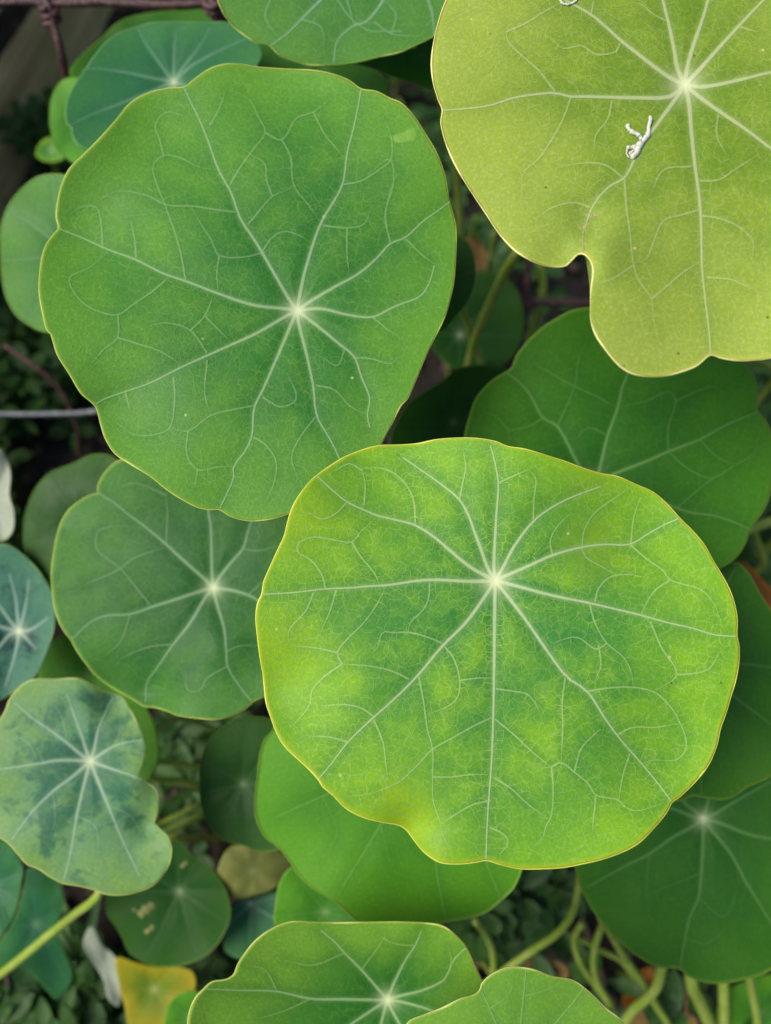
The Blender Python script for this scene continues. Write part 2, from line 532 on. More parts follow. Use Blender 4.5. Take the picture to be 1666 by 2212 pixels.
def tertiary(S, poly, veins, spacing, rr):
    """the net between the veins: edges of cells that line up along the larger veins"""
    seeds = []
    for L in veins:
        ln = np.linalg.norm(np.diff(L, axis=0), axis=1).sum()
        m = max(3, int(ln / (spacing * 0.95)))
        Q = spline(L, m); t = np.gradient(Q, axis=0); t /= np.linalg.norm(t, axis=1)[:, None] + 1e-9
        nn = np.stack([-t[:, 1], t[:, 0]], 1)
        jt = RNG.uniform(-.25, .25, (m, 1)) * spacing
        for sg in (-1, 1): seeds.append(Q + t * jt + nn * sg * spacing * 0.42)
    seeds = list(np.vstack(seeds)) if seeds else []
    lo, hi = poly.min(0), poly.max(0)
    area = (hi - lo).prod()
    cand = RNG.uniform(lo, hi, (int(area / spacing ** 2 * 6), 2))
    cand = cand[inside(poly, cand)]
    grid = {}
    cs = spacing
    keep = []
    def ok(p, dmin):
        gx, gy = int(p[0] // cs), int(p[1] // cs)
        for i in (-1, 0, 1):
            for j in (-1, 0, 1):
                for q in grid.get((gx + i, gy + j), ()):
                    if (q[0]-p[0])**2 + (q[1]-p[1])**2 < dmin * dmin: return False
        grid.setdefault((gx, gy), []).append(p); return True
    for p in seeds:
        if ok(p, spacing * 0.5): keep.append(p)
    for p in cand:
        if ok(p, spacing * 0.82): keep.append(p)
    if len(keep) < 8: return []
    vs, es, fs, *_ = geometry.delaunay_2d_cdt([Vector(p) for p in keep], [], [], 0, 1e-6)
    vs = np.array([tuple(v) for v in vs])
    tri = np.array([f for f in fs if len(f) == 3])
    A, B, C = vs[tri[:, 0]], vs[tri[:, 1]], vs[tri[:, 2]]
    d = 2 * (A[:, 0]*(B[:, 1]-C[:, 1]) + B[:, 0]*(C[:, 1]-A[:, 1]) + C[:, 0]*(A[:, 1]-B[:, 1])) + 1e-9
    a2, b2, c2 = (A**2).sum(1), (B**2).sum(1), (C**2).sum(1)
    cc = np.stack([(a2*(B[:, 1]-C[:, 1]) + b2*(C[:, 1]-A[:, 1]) + c2*(A[:, 1]-B[:, 1])) / d,
                   (a2*(C[:, 0]-B[:, 0]) + b2*(A[:, 0]-C[:, 0]) + c2*(B[:, 0]-A[:, 0])) / d], 1)
    cc += RNG.uniform(-.1, .1, cc.shape) * spacing
    inn = inside(S.c + (poly - S.c) * 0.975, cc)
    emap = {}
    for ti, t in enumerate(tri):
        for k in range(3):
            e = tuple(sorted((t[k], t[(k + 1) % 3]))); emap.setdefault(e, []).append(ti)
    near = seg_dist(cc, veins) if veins else np.full(len(cc), 1e6)
    out = []
    for e, ts in emap.items():
        if len(ts) != 2: continue
        i, j = ts
        if not (inn[i] and inn[j]): continue
        if near[i] < spacing * .12 and near[j] < spacing * .12: continue
        p, q = cc[i], cc[j]
        l = np.linalg.norm(p - q)
        if l > spacing * 2.2 or l < spacing * 0.08: continue
        if rr.random() < 0.2: continue
        mid = (p + q) / 2 + np.array([-(q - p)[1], (q - p)[0]]) * rr.uniform(-.13, .13)
        out.append(np.array([p, p * .375 + mid * .75 - q * .125, mid, q * .375 + mid * .75 - p * .125, q]))
    return out

def make_leaf(key, plant, outline, center, depth, tilt, mat, mains=None, sides=None, nv=8, cup=0.05, wave=0.02,
              dips=(), res=(240, 60), net=0, label=None, rim=(205, 212, 120), rimr=0.00019, veinw=(7.5, 2.6),
              side_amt=0.5, main_amt=0.92, relief=0.00035, petiole=None, pet_r=0.0011, ang0=None, pet_mat=None, thick=0.0003, spots=()):  # spots: yellow glow painted into the blade colour
    seed = sum(ord(ch) * (i + 3) for i, ch in enumerate(key)); rr = random.Random(seed)
    c = path(center)[0]
    nb, nr = res
    poly = spline(path(outline), nb, closed=True)
    if mains is None: M = auto_mains(c, poly, nv, rr, ang0)
    else: M = [np.vstack([c[None], path(m)]) for m in mains]
    M = [spline(m, 26) for m in M]
    if sides == 'auto': SD = auto_sides(c, poly, M, rr)
    elif sides: SD = [path(x) for x in sides]
    else: SD = []
    SD = [spline(x, max(6, int(np.linalg.norm(np.diff(x, axis=0), axis=1).sum() / 9))) for x in SD if len(x) > 1]
    S = Surf(c, depth, tilt, poly, M, cup, wave, dips, seed, relief)
    LEAVES[key] = S
    S.hubamt = min(1.0, main_amt * 1.15)
    # blade: rings from the centre out, both faces, closed along the edge
    s = (np.arange(1, nr + 1) / nr) ** 0.85
    P2 = np.vstack([c[None]] + [c + (poly - c) * x for x in s])
    vdm = S.dist(P2)
    top = S.at(P2, 0.0, vdm)
    rd = np.concatenate([[0], np.repeat(s, nb)])
    allv = M + SD
    near = np.minimum(vdm, seg_dist(P2, SD)) if SD else vdm
    vd = np.exp(-(near * S.px / 0.0016) ** 2) * 0.6 + np.exp(-(vdm * S.px / 0.0042) ** 2) * 0.4
    vd = np.clip(vd + 0.5 * np.exp(-(rd / 0.12) ** 2), 0, 1)
    hub = np.exp(-(np.linalg.norm(P2 - c, axis=1) * S.px / 0.0012) ** 2) * 0.98 + 0.45 * np.exp(-(np.linalg.norm(P2 - c, axis=1) * S.px / 0.0026) ** 2)
    halo = 0.34 * np.exp(-(vdm * S.px / 0.0006) ** 2) * np.clip(1.1 - rd, 0, 1)
    vn = np.clip(np.maximum(hub, halo), 0, 1) * main_amt
    nt = len(P2)
    bot = top - S.nv * thick
    V = np.vstack([top, bot])
    F = []
    k = np.arange(nb); k2 = (k + 1) % nb
    tri = [(0, 1 + int(b), 1 + int(a)) for a, b in zip(k, k2)]
    quads = []
    for i in range(nr - 1):
        o0, o1 = 1 + i * nb, 1 + (i + 1) * nb
        quads.append(np.stack([o0 + k, o0 + k2, o1 + k2, o1 + k], 1))
    quads = np.vstack(quads)
    orient = np.cross(top[1 + k2[0]] - top[0], top[1] - top[0]) @ S.nv
    if orient < 0:
        tri = [t[::-1] for t in tri]; 
    else: quads = quads
    # orient quads the same way as the fan
    q0 = quads[0]; nq = np.cross(top[q0[1]] - top[q0[0]], top[q0[3]] - top[q0[0]]) @ S.nv
    if nq < 0: quads = quads[:, ::-1]
    F = tri + quads.tolist() + [tuple(v + nt for v in t[::-1]) for t in tri] + (quads[:, ::-1] + nt).tolist()
    ob = 1 + (nr - 1) * nb
    edge = np.stack([ob + k, ob + k2, ob + k2 + nt, ob + k + nt], 1)
    F += edge.tolist()
    leaf = mesh_obj('leaf', V, F, mat, plant)
    fattr(leaf, 'rd', np.tile(rd, 2)); fattr(leaf, 'vd', np.tile(vd, 2)); fattr(leaf, 'vn', np.tile(vn, 2))
    vattr(leaf, 'lp', np.tile(S.lp(P2), (2, 1)))
    fattr(leaf, 'hb', np.tile(S.hub(P2), 2))
    yellow_glow = np.zeros(len(P2))
    for (bx, by, sg, am) in spots: yellow_glow = np.maximum(yellow_glow, am * np.exp(-((P2[:, 0] - bx) ** 2 + (P2[:, 1] - by) ** 2) / sg ** 2))
    fattr(leaf, 'yellow_glow', np.tile(yellow_glow, 2))
    if label: leaf['label'] = label
    # veins
    for m in M:
        vein_obj('main_vein', S, [(m, veinw[0] * 1.15, veinw[1] * 1.15, main_amt, main_amt * 0.7)], 0.00008, mat, leaf, poly, sec=4)
    fine = [(x, veinw[1] * 1.35, veinw[1] * 0.95, side_amt * 1.35, side_amt * 1.1) for x in SD]
    if fine: tag(vein_obj('side_veins', S, fine, 0.000055, mat, leaf, poly), kind='stuff')
    if net:
        T = tertiary(S, poly, allv, net, rr)
        fine2 = [(x, veinw[1] * .54, veinw[1] * .46, side_amt * rr.uniform(.25, .85), side_amt * rr.uniform(.25, .85)) for x in T]
        if fine2: tag(vein_obj('vein_net', S, fine2, 0.00004, mat, leaf, poly), kind='stuff')
    # margin: thin pale edge
    E = S.at(poly, -thick * 0.5)
    wv = rimr * 0.75 * (1 + 0.35 * np.sin(np.arange(nb) * 0.37 + seed) * np.sin(np.arange(nb) * 0.11))
    Vt, Ft = tube_geo(E, wv, 6, closed=True)
    mesh_obj('margin', Vt, Ft, rim_mat(rim), leaf)
    # stalk
    pm = pet_mat or M_PET
    start = S.at(c[None], -thick)[0]
    if petiole:
        pp = path(petiole[0]); dd = np.asarray(petiole[1], float)
        pts = np.vstack([start[None], start[None] - S.nv * 0.006, at(pp, dd)])
        last = pts[-1].copy(); gz = soil_z(last[0], last[1])
        if last[2] > gz + 0.01:
            dirn = pts[-1] - pts[-2]; dirn[2] = 0
            nl = np.linalg.norm(dirn); dirn = dirn / (nl + 1e-9)
            gp = last + dirn * 0.02; gp[2] = soil_z(gp[0], gp[1]) - 0.01
            pts = np.vstack([pts, (last + gp) / 2 + dirn * 0.004, gp])
    else:
        g0 = ground_at(c[None])[0]
        e = g0 * 0.85 + np.array([start[0], start[1], 0]) * 0.15
        e[2] = soil_z(e[0], e[1]) - 0.01
        pts = np.vstack([start, start - S.nv * 0.006, start * .66 + e * .34 + RNG.uniform(-.003, .003, 3), start * .33 + e * .67 + RNG.uniform(-.004, .004, 3), e])
    Q = spline(pts, 40)
    Vt, Ft = tube_geo(Q, np.linspace(pet_r * 0.95, pet_r * 1.15, 40), 8)
    mesh_obj('petiole', Vt, Ft, pm, leaf)
    return leaf

# ---- the plants
plant = tag(empty('nasturtium_plant'), 'leafy nasturtium plant with round pale-veined green leaves on long stalks', 'plant')
plant2 = tag(empty('nasturtium_plant'), 'nasturtium plant with mottled blue-green wavy leaves beside the plain green one', 'plant')

VEIN = (190, 215, 160)
M_LIME = leaf_material('lime_leaf', (66, 146, 78), (126, 186, 56), (146, 200, 46), (206, 226, 178), edge=(205, 215, 60), patch_amt=0.75, speck=0.05, cell=0.30)
M_BIG = leaf_material('green_leaf', (50, 128, 62), (104, 166, 70), (102, 164, 54), (180, 214, 160), patch_amt=0.45, speck=0.03)
M_YEL = leaf_material('yellow_green_leaf', (116, 154, 56), (174, 196, 108), (156, 182, 66), (214, 224, 176), edge=(225, 225, 130), patch_amt=0.5, speck=0.16, cell=0.26, trans=0.3)
M_TOP = leaf_material('pale_green_leaf', (74, 140, 84), (96, 154, 82), (98, 156, 66), (160, 200, 160), patch_amt=0.35)
M_BLUE = leaf_material('blue_green_leaf', (48, 118, 96), (66, 132, 92), (66, 134, 84), (140, 190, 160), edge=(100, 160, 100), patch_amt=0.2, cell=0.1)
M_MID = leaf_material('mid_green_leaf', (46, 112, 62), (80, 142, 72), (78, 138, 56), (160, 200, 150), patch_amt=0.4, mottle=0.35, mott_col=(34, 96, 60))
M_DEEP = leaf_material('deep_green_leaf', (50, 114, 44), (76, 142, 44), (76, 140, 40), (134, 184, 108), patch_amt=0.3, cell=0.14)
M_DARK = leaf_material('darkened_green_leaf', (46, 104, 44), (62, 120, 38), (66, 122, 38), (120, 172, 98), patch_amt=0.25, cell=0.1)  # darker green, partly the shade under larger leaves put into the colour
M_SHADY = leaf_material('shade_green_leaf', (38, 88, 38), (50, 102, 34), (54, 104, 34), (104, 156, 90), patch_amt=0.25, cell=0.1)  # shaded copy of the dark green: shade of covered leaves painted in
M_FRESH = leaf_material('fresh_green_leaf', (66, 138, 50), (98, 166, 52), (96, 164, 44), (140, 190, 100), patch_amt=0.3, cell=0.12)
M_MOTT = leaf_material('mottled_leaf', (104, 158, 146), (128, 172, 128), (140, 180, 96), (190, 220, 190), edge=(180, 205, 130), patch_amt=0.6, mottle=0.85, mott_col=(50, 114, 112), cell=0.15)
M_MOTD = leaf_material('dark_mottled_leaf', (58, 120, 128), (84, 144, 142), (96, 152, 146), (180, 214, 196), edge=(150, 185, 100), patch_amt=0.3, mottle=0.9, mott_col=(16, 62, 76), cell=0.12)
M_LAST = leaf_material('pale_lime_leaf', (104, 160, 74), (122, 172, 76), (120, 170, 62), (150, 196, 130), edge=(205, 215, 130), patch_amt=0.25, cell=0.12)
M_DISH = leaf_material('dished_leaf', (48, 122, 52), (128, 180, 76), (116, 172, 62), (176, 212, 150), edge=(205, 215, 130), patch_amt=0.25, cell=0.12)  # inner green darkened to paint the shade deep in the dish
M_GREY = leaf_material('greyed_leaf', (140, 150, 96), (158, 162, 112), (130, 142, 84), (150, 156, 112), patch_amt=0.4, cell=0.05)
M_PALE = leaf_material('bleached_leaf', (176, 190, 212), (196, 206, 228), (166, 182, 200), (205, 212, 205), patch_amt=0.4, cell=0.05)
M_YELLOW = leaf_material('yellowing_leaf', (104, 140, 40), (188, 166, 34), (150, 156, 36), (180, 180, 70), patch_amt=0.6, cell=0.05)
M_RUST = leaf_material('rusty_leaf', (150, 92, 40), (190, 130, 50), (120, 60, 30), (170, 120, 70), patch_amt=0.6, cell=0.05)
M_TAN = leaf_material('dry_leaf', (150, 122, 88), (170, 142, 104), (124, 96, 66), (160, 134, 96), patch_amt=0.5, cell=0.05)

# --- lime leaf, the largest in front
make_leaf('lime', plant,
 'D 50,515 130,513 200,508 270,493 340,485 430,485 520,498 575,520 640,530 720,552 800,577 880,608 960,632 1030,645 1100,675 1170,705 1230,755 1285,815 1340,870 1390,930 1430,1000 1465,1060 1500,1130 1520,1200 1525,1250 1523,1300 1533,1350 1533,1400 1520,1480 1500,1550 1480,1620 F 1455,440 1440,510 1405,590 1350,660 1290,720 1255,745 1230,790 1180,850 1120,910 1050,950 970,980 880,1000 800,1015 700,1020 620,1020 550,1005 485,985 440,993 370,1000 300,995 250,970 210,935 180,895 155,860 125,840 60,828 0,815 E 1480,795 1430,765 1380,715 1340,680 1322,650 1280,605 1230,560 1180,510 1145,450 1120,380 1105,330 1097,260 1090,200 C 1085,1430 1075,1360 1067,1290 1062,1230 1070,1170 1088,1130 1095,1080 1120,1020 1150,955 1180,890 1195,830 1215,770 1250,710 1290,660 1320,635 1370,600 1430,563 1500,535 1545,522',
 'D 522,1075', 0.150, (-0.02, 0.10), M_LIME,
 mains=['D 480,1078 400,1078 280,1072 200,1076 70,1095 0,1098 C 1460,1105 1350,1110 1220,1125 1095,1132',
  'D 420,1020 340,955 270,895 190,845 110,823 30,805 C 1540,795 1440,748 1380,700 1315,640',
  'D 490,1020 465,950 435,870 410,800 370,735 290,670 220,620 140,565',
  'D 517,1000 522,900 527,800 535,670 515,560 502,515',
  'D 550,1030 600,935 680,830 760,770 850,725 960,685',
  'D 590,1045 670,1010 760,970 880,937 980,925 1080,925 1150,885 1220,845 1282,818',
  'D 620,1100 760,1137 920,1170 1120,1217 1240,1250 1350,1275 1430,1300 1518,1307',
  'D 570,1135 650,1240 740,1370 820,1475 905,1535 F 960,370 1030,470 1130,585 1200,670 1252,740',
  'D 520,1200 518,1400 515,1600 F 508,560 495,740 488,860 484,980',
  'D 480,1140 400,1250 300,1350 200,1470 100,1570 10,1650 E 1440,500 1380,580 1325,645'],
 sides=['D 190,845 185,750 160,690 110,635 50,610 -20,608', 'D 375,735 385,680 400,600 390,550', 'D 535,670 590,645 660,615',
  'D 680,830 682,740 690,650 660,615', 'D 882,937 890,870 930,800 1000,745 1060,705', 'D 1080,925 1150,985 1220,1035 1245,1070 1300,1090 1370,1110 1430,1170 1450,1230',
  'D 1245,1075 1180,1120 1125,1215', 'D 935,1165 950,1110 1000,1060 1080,1050 1130,1060', 'D 880,940 900,980 950,1010 1020,1050',
  'D 760,970 750,910 780,850 830,800', 'D 1085,920 1095,820 1120,740', 'D 915,1175 935,1250 985,1335 1050,1390 1085,1450 1095,1510',
  'D 1165,1245 1210,1350 1275,1465 1190,1530', 'D 1275,1465 1350,1460 1410,1440 1450,1380', 'D 905,1535 980,1522 1095,1518 1185,1540 1250,1600 1280,1650 F 1310,470 1310,530 1270,570 1180,570 1130,585',
  'F 1030,465 1090,435 1180,435 1280,420', 'F 812,230 800,330 802,440 795,580', 'F 520,400 600,465 680,540 755,600',
  'F 755,600 795,580 850,620 910,670 940,715 1030,735 1060,765 1110,780 1190,760', 'F 755,600 762,690 755,800 730,850 720,890 685,925',
  'F 1080,545 1050,640 1035,735', 'F 940,715 925,860', 'F 520,645 590,690 660,755 740,810', 'F 505,395 430,430 350,475 262,525 200,590 130,655 60,690 0,710 -60,720',
  'F 205,225 225,330 240,440 262,525 262,640 265,740 295,830 300,870 325,920', 'F 490,740 430,755 350,800 300,835', 'F 500,850 560,880 575,920 540,960',
  'F 300,85 350,150 375,240 365,310 320,350 240,380', 'F 375,240 450,230 510,230', 'F 525,275 600,285 660,300 700,355',
  'F 300,85 240,60 160,40 100,42 55,40 35,100 10,130', 'F 165,235 90,200 0,180 E 1420,172', 'E 1420,172 1400,125 1440,70 1510,0 C 1560,1180 1600,1105',
  'E 1400,125 1310,105 1210,95', 'E 1420,172 1350,220 1295,280 1285,340 1240,400 1200,440', 'E 1550,400 1590,500 1600,580 1610,650',
  'E 1440,495 1370,475 1280,470', 'E 1550,390 1500,355 1430,340 1330,345', 'C 1350,1105 1335,1050 1290,990 1235,955 1240,920 1300,895 1380,905 1460,915 1500,870 1560,815',
  'C 1460,915 1500,980 1550,1040 1575,1090', 'C 1440,750 1390,800 1330,820 1280,790', 'C 1510,760 1515,680 1505,620', 'C 1505,620 1450,590 1390,620',
  'C 1300,1125 1270,1200 1200,1280 1200,1330', 'C 1395,1115 1370,1200 1340,1270', 'D 250,1080 245,1150 220,1200 170,1250 160,1290',
  'D 950,1340 960,1430 940,1480', 'D 985,1335 940,1360 860,1310 770,1330', 'F 850,620 880,520 960,440', 'F 262,640 340,640 420,630 490,630'],
 cup=0.035, wave=0.010, res=(380, 96), net=21, side_amt=0.42, rim=(214, 220, 96), relief=0.00035,
 dips=[(885, 1795, 60, -0.003), (600, 1500, 110, -0.004), (1400, 1080, 160, -0.005), (1450, 1650, 160, -0.004), (850, 980, 170, -0.004)],
 spots=[(880, 1775, 75, .6), (860, 1720, 50, .5), (600, 1420, 90, .35), (640, 1110, 90, .4), (1290, 1000, 90, .3), (1280, 1180, 70, .35), (930, 1850, 50, .4)],  # light coming through the curved edge, painted as yellow patches
 label='large lime-green round leaf with wide pale veins and an unbroken yellow edge',
 petiole=('F 640,200 780,700 875,1000 868,1100 840,1210 780,1290 690,1350 590,1420 480,1500', [.165, .195, .215, .222, .23, .236, .243, .25, .262]), pet_r=0.0011)

# --- big mid-green leaf, upper left
make_leaf('big', plant,
 'A 765,362 800,335 860,292 930,268 1000,268 1080,280 1200,288 1300,293 1390,310 1450,335 1498,370 1560,380 1620,410 1666,430 B 190,490 240,570 280,640 310,720 330,830 345,880 358,950 358,1050 350,1160 335,1240 305,1330 260,1420 215,1520 160,1650 D 130,350 90,430 45,515 C 1545,570 1480,650 1400,720 1300,770 1190,800 1130,818 1050,827 990,820 950,805 910,780 870,780 820,770 760,740 690,695 620,640 540,590 480,550 440,490 420,430 400,360 380,335 340,300 290,220 240,140 210,50 A 195,1370 175,1280 163,1200 170,1100 190,1020 230,965 245,945 235,900 240,840 255,770 290,700 350,640 420,570 480,500 540,430 620,385 700,367',
 'A 1235,1288', 0.164, (0.02, 0.12), M_BIG,
 mains=['A 1200,1240 1130,1120 1060,1000 1000,910 960,800 905,700 870,600 830,500 790,420 767,366',
  'A 1245,1220 1270,1110 1330,930 1420,770 1440,640 1470,520 1490,420 1498,373',
  'A 1280,1255 1380,1195 1480,1140 1560,1075 1620,1010 B 150,985 220,920 290,870 333,838',
  'A 1330,1280 1440,1305 1545,1315 1620,1280 B 133,1260 210,1230 250,1170 270,1100',
  'A 1270,1315 1340,1370 1400,1420 1470,1480 C 1500,230 1535,320 1525,385 1535,440',
  'A 1240,1340 1270,1460 1300,1600 C 1315,390 1365,480 1405,560 1430,640',
  'A 1215,1330 1160,1460 1090,1620 C 1055,360 1045,480 1010,550 970,600 970,650 935,730 913,777',
  'A 1190,1310 1060,1385 960,1430 860,1475 760,1520 620,1590 520,1625 C 440,320 398,344',
  'A 1180,1280 1050,1265 900,1215 770,1165 680,1135 560,1075 450,1035 340,985 248,950'],
 sides=['A 770,1165 760,1100 740,1010 710,920 685,850 650,760 635,690 680,645 750,655 820,690 900,705',
  'A 980,880 900,870 800,855 690,850 620,815 540,795 480,795 430,820', 'A 955,765 1000,690 1050,620 1100,550 1070,480 1040,420 990,385',
  'A 1100,550 1170,580 1230,490 1300,465 1370,410', 'A 1170,580 1205,650 1220,770 1280,850 1330,925', 'A 1030,930 1080,870 1130,815 1200,785',
  'A 1130,815 1105,740 1100,680 1040,640', 'A 870,520 905,460 935,380', 'A 680,645 660,570 645,520 690,465 760,480',
  'A 1425,765 1500,750 1570,705 1620,665 1625,580 1600,500', 'A 1340,935 1440,945 1510,930 1540,870', 'A 1440,945 1440,1060 1450,1140',
  'A 1620,1010 1600,890 1630,760 1650,720', 'A 1300,465 1350,560 1430,655', 'A 1100,1045 1020,1065 910,1060 880,1000 835,930 795,860',
  'A 910,1060 900,1130 905,1200', 'A 1090,1040 1130,985 1180,960 1250,980 1290,1010', 'A 690,1160 630,1210 550,1265 490,1305 420,1295 350,1260 300,1200 290,1150 370,1110 455,1040',
  'A 490,1305 488,1400 430,1450 380,1510', 'A 488,1400 570,1425 660,1455 760,1515', 'A 425,1020 420,930 400,860 330,860 295,890', 'A 565,1070 560,1000 545,920',
  'A 860,1465 790,1370 700,1340 620,1350', 'A 790,1370 850,1310 890,1215', 'A 850,1310 950,1410', 'C 860,160 850,300 875,390',
  'C 720,230 725,320 705,440 640,470 560,470 500,430', 'C 1055,350 970,365 875,390 780,455 705,440', 'C 780,455 775,550 820,615 900,605 970,600',
  'C 820,615 810,680', 'C 1050,480 1100,510 1145,580 1140,660 1110,735', 'C 1090,315 1165,355 1230,320 1190,210', 'C 1310,395 1240,490 1210,570 1240,655',
  'C 1310,265 1390,285 1450,350 1520,385', 'C 1470,150 1540,155 1620,175 1650,150', 'C 520,290 540,370', 'A 1545,1315 1600,1360 1640,1390',
  'C 1430,115 1400,185 1340,150', 'B 87,1010 65,890 100,760 85,660 0,720', 'B 150,990 210,1050 270,1095'],
 cup=0.03, wave=0.012, res=(380, 96), net=23, rim=(190, 208, 96), side_amt=0.34, main_amt=0.8,
 dips=[(180, 500, 150, -0.005), (330, 300, 150, -0.004), (600, 140, 140, -0.004), (250, 900, 120, -0.003)],
 label='large mid-green round leaf overlapped by the lime-green leaf below it')

# --- yellow-green leaf with the notch
yel = make_leaf('yellow', plant,
 'B 320,0 290,80 270,160 258,260 265,340 285,410 303,455 297,510 320,600 360,690 420,790 480,880 540,970 600,1035 660,1075 720,1100 770,1107 815,1102 838,1080 870,1052 900,1060 922,1090 928,1130 920,1200 918,1260 920,1330 940,1390 980,1450 1030,1510 1080,1545 1140,1560 1220,1560 1300,1540 1360,1515 1415,1472 1460,1485 1530,1495 1600,1493 1666,1483 1770,1440 1900,1330 2020,1150 2100,950 2150,700 2150,450 2100,200 2000,-50 1860,-280 1650,-440 1400,-520 1150,-520 900,-450 680,-340 500,-220 380,-100',
 'B 1310,350', 0.144, (-0.08, 0.16), M_YEL,
 mains=['B 1250,400 1100,405 900,400 830,400 770,385 700,390 600,405 500,437 400,450 306,457',
  'B 1260,330 1200,290 1110,220 1040,165 980,110 920,60 850,20 780,-20 650,-120 540,-220',
  'B 1280,290 1265,210 1240,90 1218,0 1190,-150 1150,-480', 'B 1315,300 1340,200 1385,70 1405,0 1450,-150 1530,-440',
  'B 1350,310 1430,220 1530,110 1630,5 1760,-120 1850,-230', 'B 1370,360 1450,350 1560,325 1666,300 1850,270 2080,230',
  'B 1360,395 1450,460 1560,535 1666,615 1850,740 2080,900', 'B 1325,420 1335,540 1350,680 1372,850 1378,1000 1380,1110 1395,1250 1410,1380 1416,1466',
  'B 1270,410 1190,520 1120,620 1060,735 1000,770 950,820 915,880 890,960'],
 sides=['B 1058,740 1065,850 1080,960 1095,1090 1115,1160 1170,1240 1180,1330 1200,1400', 'B 1170,1240 1230,1190 1300,1130 1375,1085',
  'B 835,405 800,500 750,590 700,660 640,715 630,800', 'B 1050,735 980,685 900,675 800,690', 'B 1005,420 990,490 940,560 930,620',
  'B 770,380 700,290 610,210 570,160 570,110', 'B 570,130 640,100 740,40 800,10', 'B 1040,180 1020,215 940,225 880,190 800,200 760,160',
  'B 1370,870 1300,890 1220,915 1180,1000 1150,1070 1095,1095', 'B 1378,895 1450,905 1530,940 1590,1000 1590,1060', 'B 1370,750 1450,745 1520,700 1600,650',
  'B 1340,690 1220,705 1170,800', 'B 1400,1150 1500,1160 1590,1200', 'B 920,60 930,0', 'B 915,860 850,840 760,860 700,900', 'B 1095,1100 1020,1150 950,1180',
  'B 1450,460 1440,560 1480,640', 'B 1240,90 1180,60 1120,10', 'B 1530,110 1600,130'],
 cup=0.03, wave=0.012, res=(380, 96), net=27, rim=(232, 230, 150), rimr=0.00021, veinw=(9.5, 3.0), side_amt=0.36, main_amt=0.8,
 dips=[(1215, 560, 60, -0.0022), (1300, 560, 50, 0.0012), (1258, 475, 40, -0.0010), (1560, 700, 200, -0.003)],
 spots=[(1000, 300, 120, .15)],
 label='yellow-green leaf with a deep curled notch and white debris on it',
 petiole=('B 1000,720 700,960 620,1040 560,1130 500,1260 440,1400 410,1520 380,1640', [.18, .205, .214, .222, .234, .246, .257, .268]), pet_r=0.00145)

# --- leaf at the top, cut by the frame
make_leaf('top', plant,
 'A 895,-50 905,0 930,60 970,110 1020,150 1070,180 1120,190 1150,220 1200,250 1270,268 1340,272 1420,268 1500,255 1580,235 1666,215 B 200,185 250,160 272,145 330,80 370,-50 360,-200 280,-350 140,-450 A 1550,-500 1350,-510 1150,-430 1000,-300 920,-150',
 'A 1450,-120', 0.184, (0.03, 0.14), M_TOP,
 mains=['A 1380,-50 1330,0 1250,80 1190,140 1122,190', 'A 1590,-30 1590,0 1520,90 1470,105 1400,170 1385,260', 'A 1640,-60 1760,-20 1785,30 1800,100 1802,145', 'A 1300,-140 1000,-150',
        'A 1350,-300 1250,-440', 'A 1500,-300 1560,-480', 'A 1650,-200 1850,-250'],
 sides=['A 1120,0 1100,70 1150,150', 'A 1400,0 1460,80 1540,130 1620,120', 'A 1440,0 1470,105', 'A 1250,80 1330,110 1350,180', 'A 1666,130 1540,130', 'B 20,90 90,140 200,150', 'B 90,140 110,60 60,0', 'B 245,0 265,70 230,110'],
 res=(220, 44), net=26, cup=0.02, wave=0.012, rim=(196, 212, 110), side_amt=0.45, label='green leaf between the fence wire and the yellow-green leaf',
 petiole=('B 150,150 330,500 357,640 368,800 378,960 390,1100', [.20, .225, .235, .248, .26, .275]), pet_r=0.0012)

# --- bluish leaf, top left
make_leaf('blue', plant,
 'A 270,470 280,410 310,350 360,280 400,220 450,165 520,125 590,105 650,92 750,90 850,92 930,92 980,110 1040,150 1080,190 1090,230 1070,270 1040,380 960,480 850,560 720,620 560,650 440,640 360,620 320,600 298,560 295,530 275,510',
 'A 720,340', 0.206, (-0.02, 0.22), M_BLUE,
 mains=['A 640,325 520,300 400,285 340,290', 'A 690,300 640,230 600,170 575,115', 'A 722,270 725,200 730,130', 'A 760,280 830,190 870,120', 'A 800,270 930,200 1020,160',
        'A 650,370 500,430 370,480 290,520', 'A 800,360 1000,380', 'A 740,420 800,560', 'A 660,420 540,600'],
 res=(180, 36), net=0, cup=0.06, wave=0.012, rimr=0.00011, rim=(120, 170, 110), veinw=(7, 2), main_amt=0.6, label='bluish-green leaf in front of the timber boards, behind the fence wire')

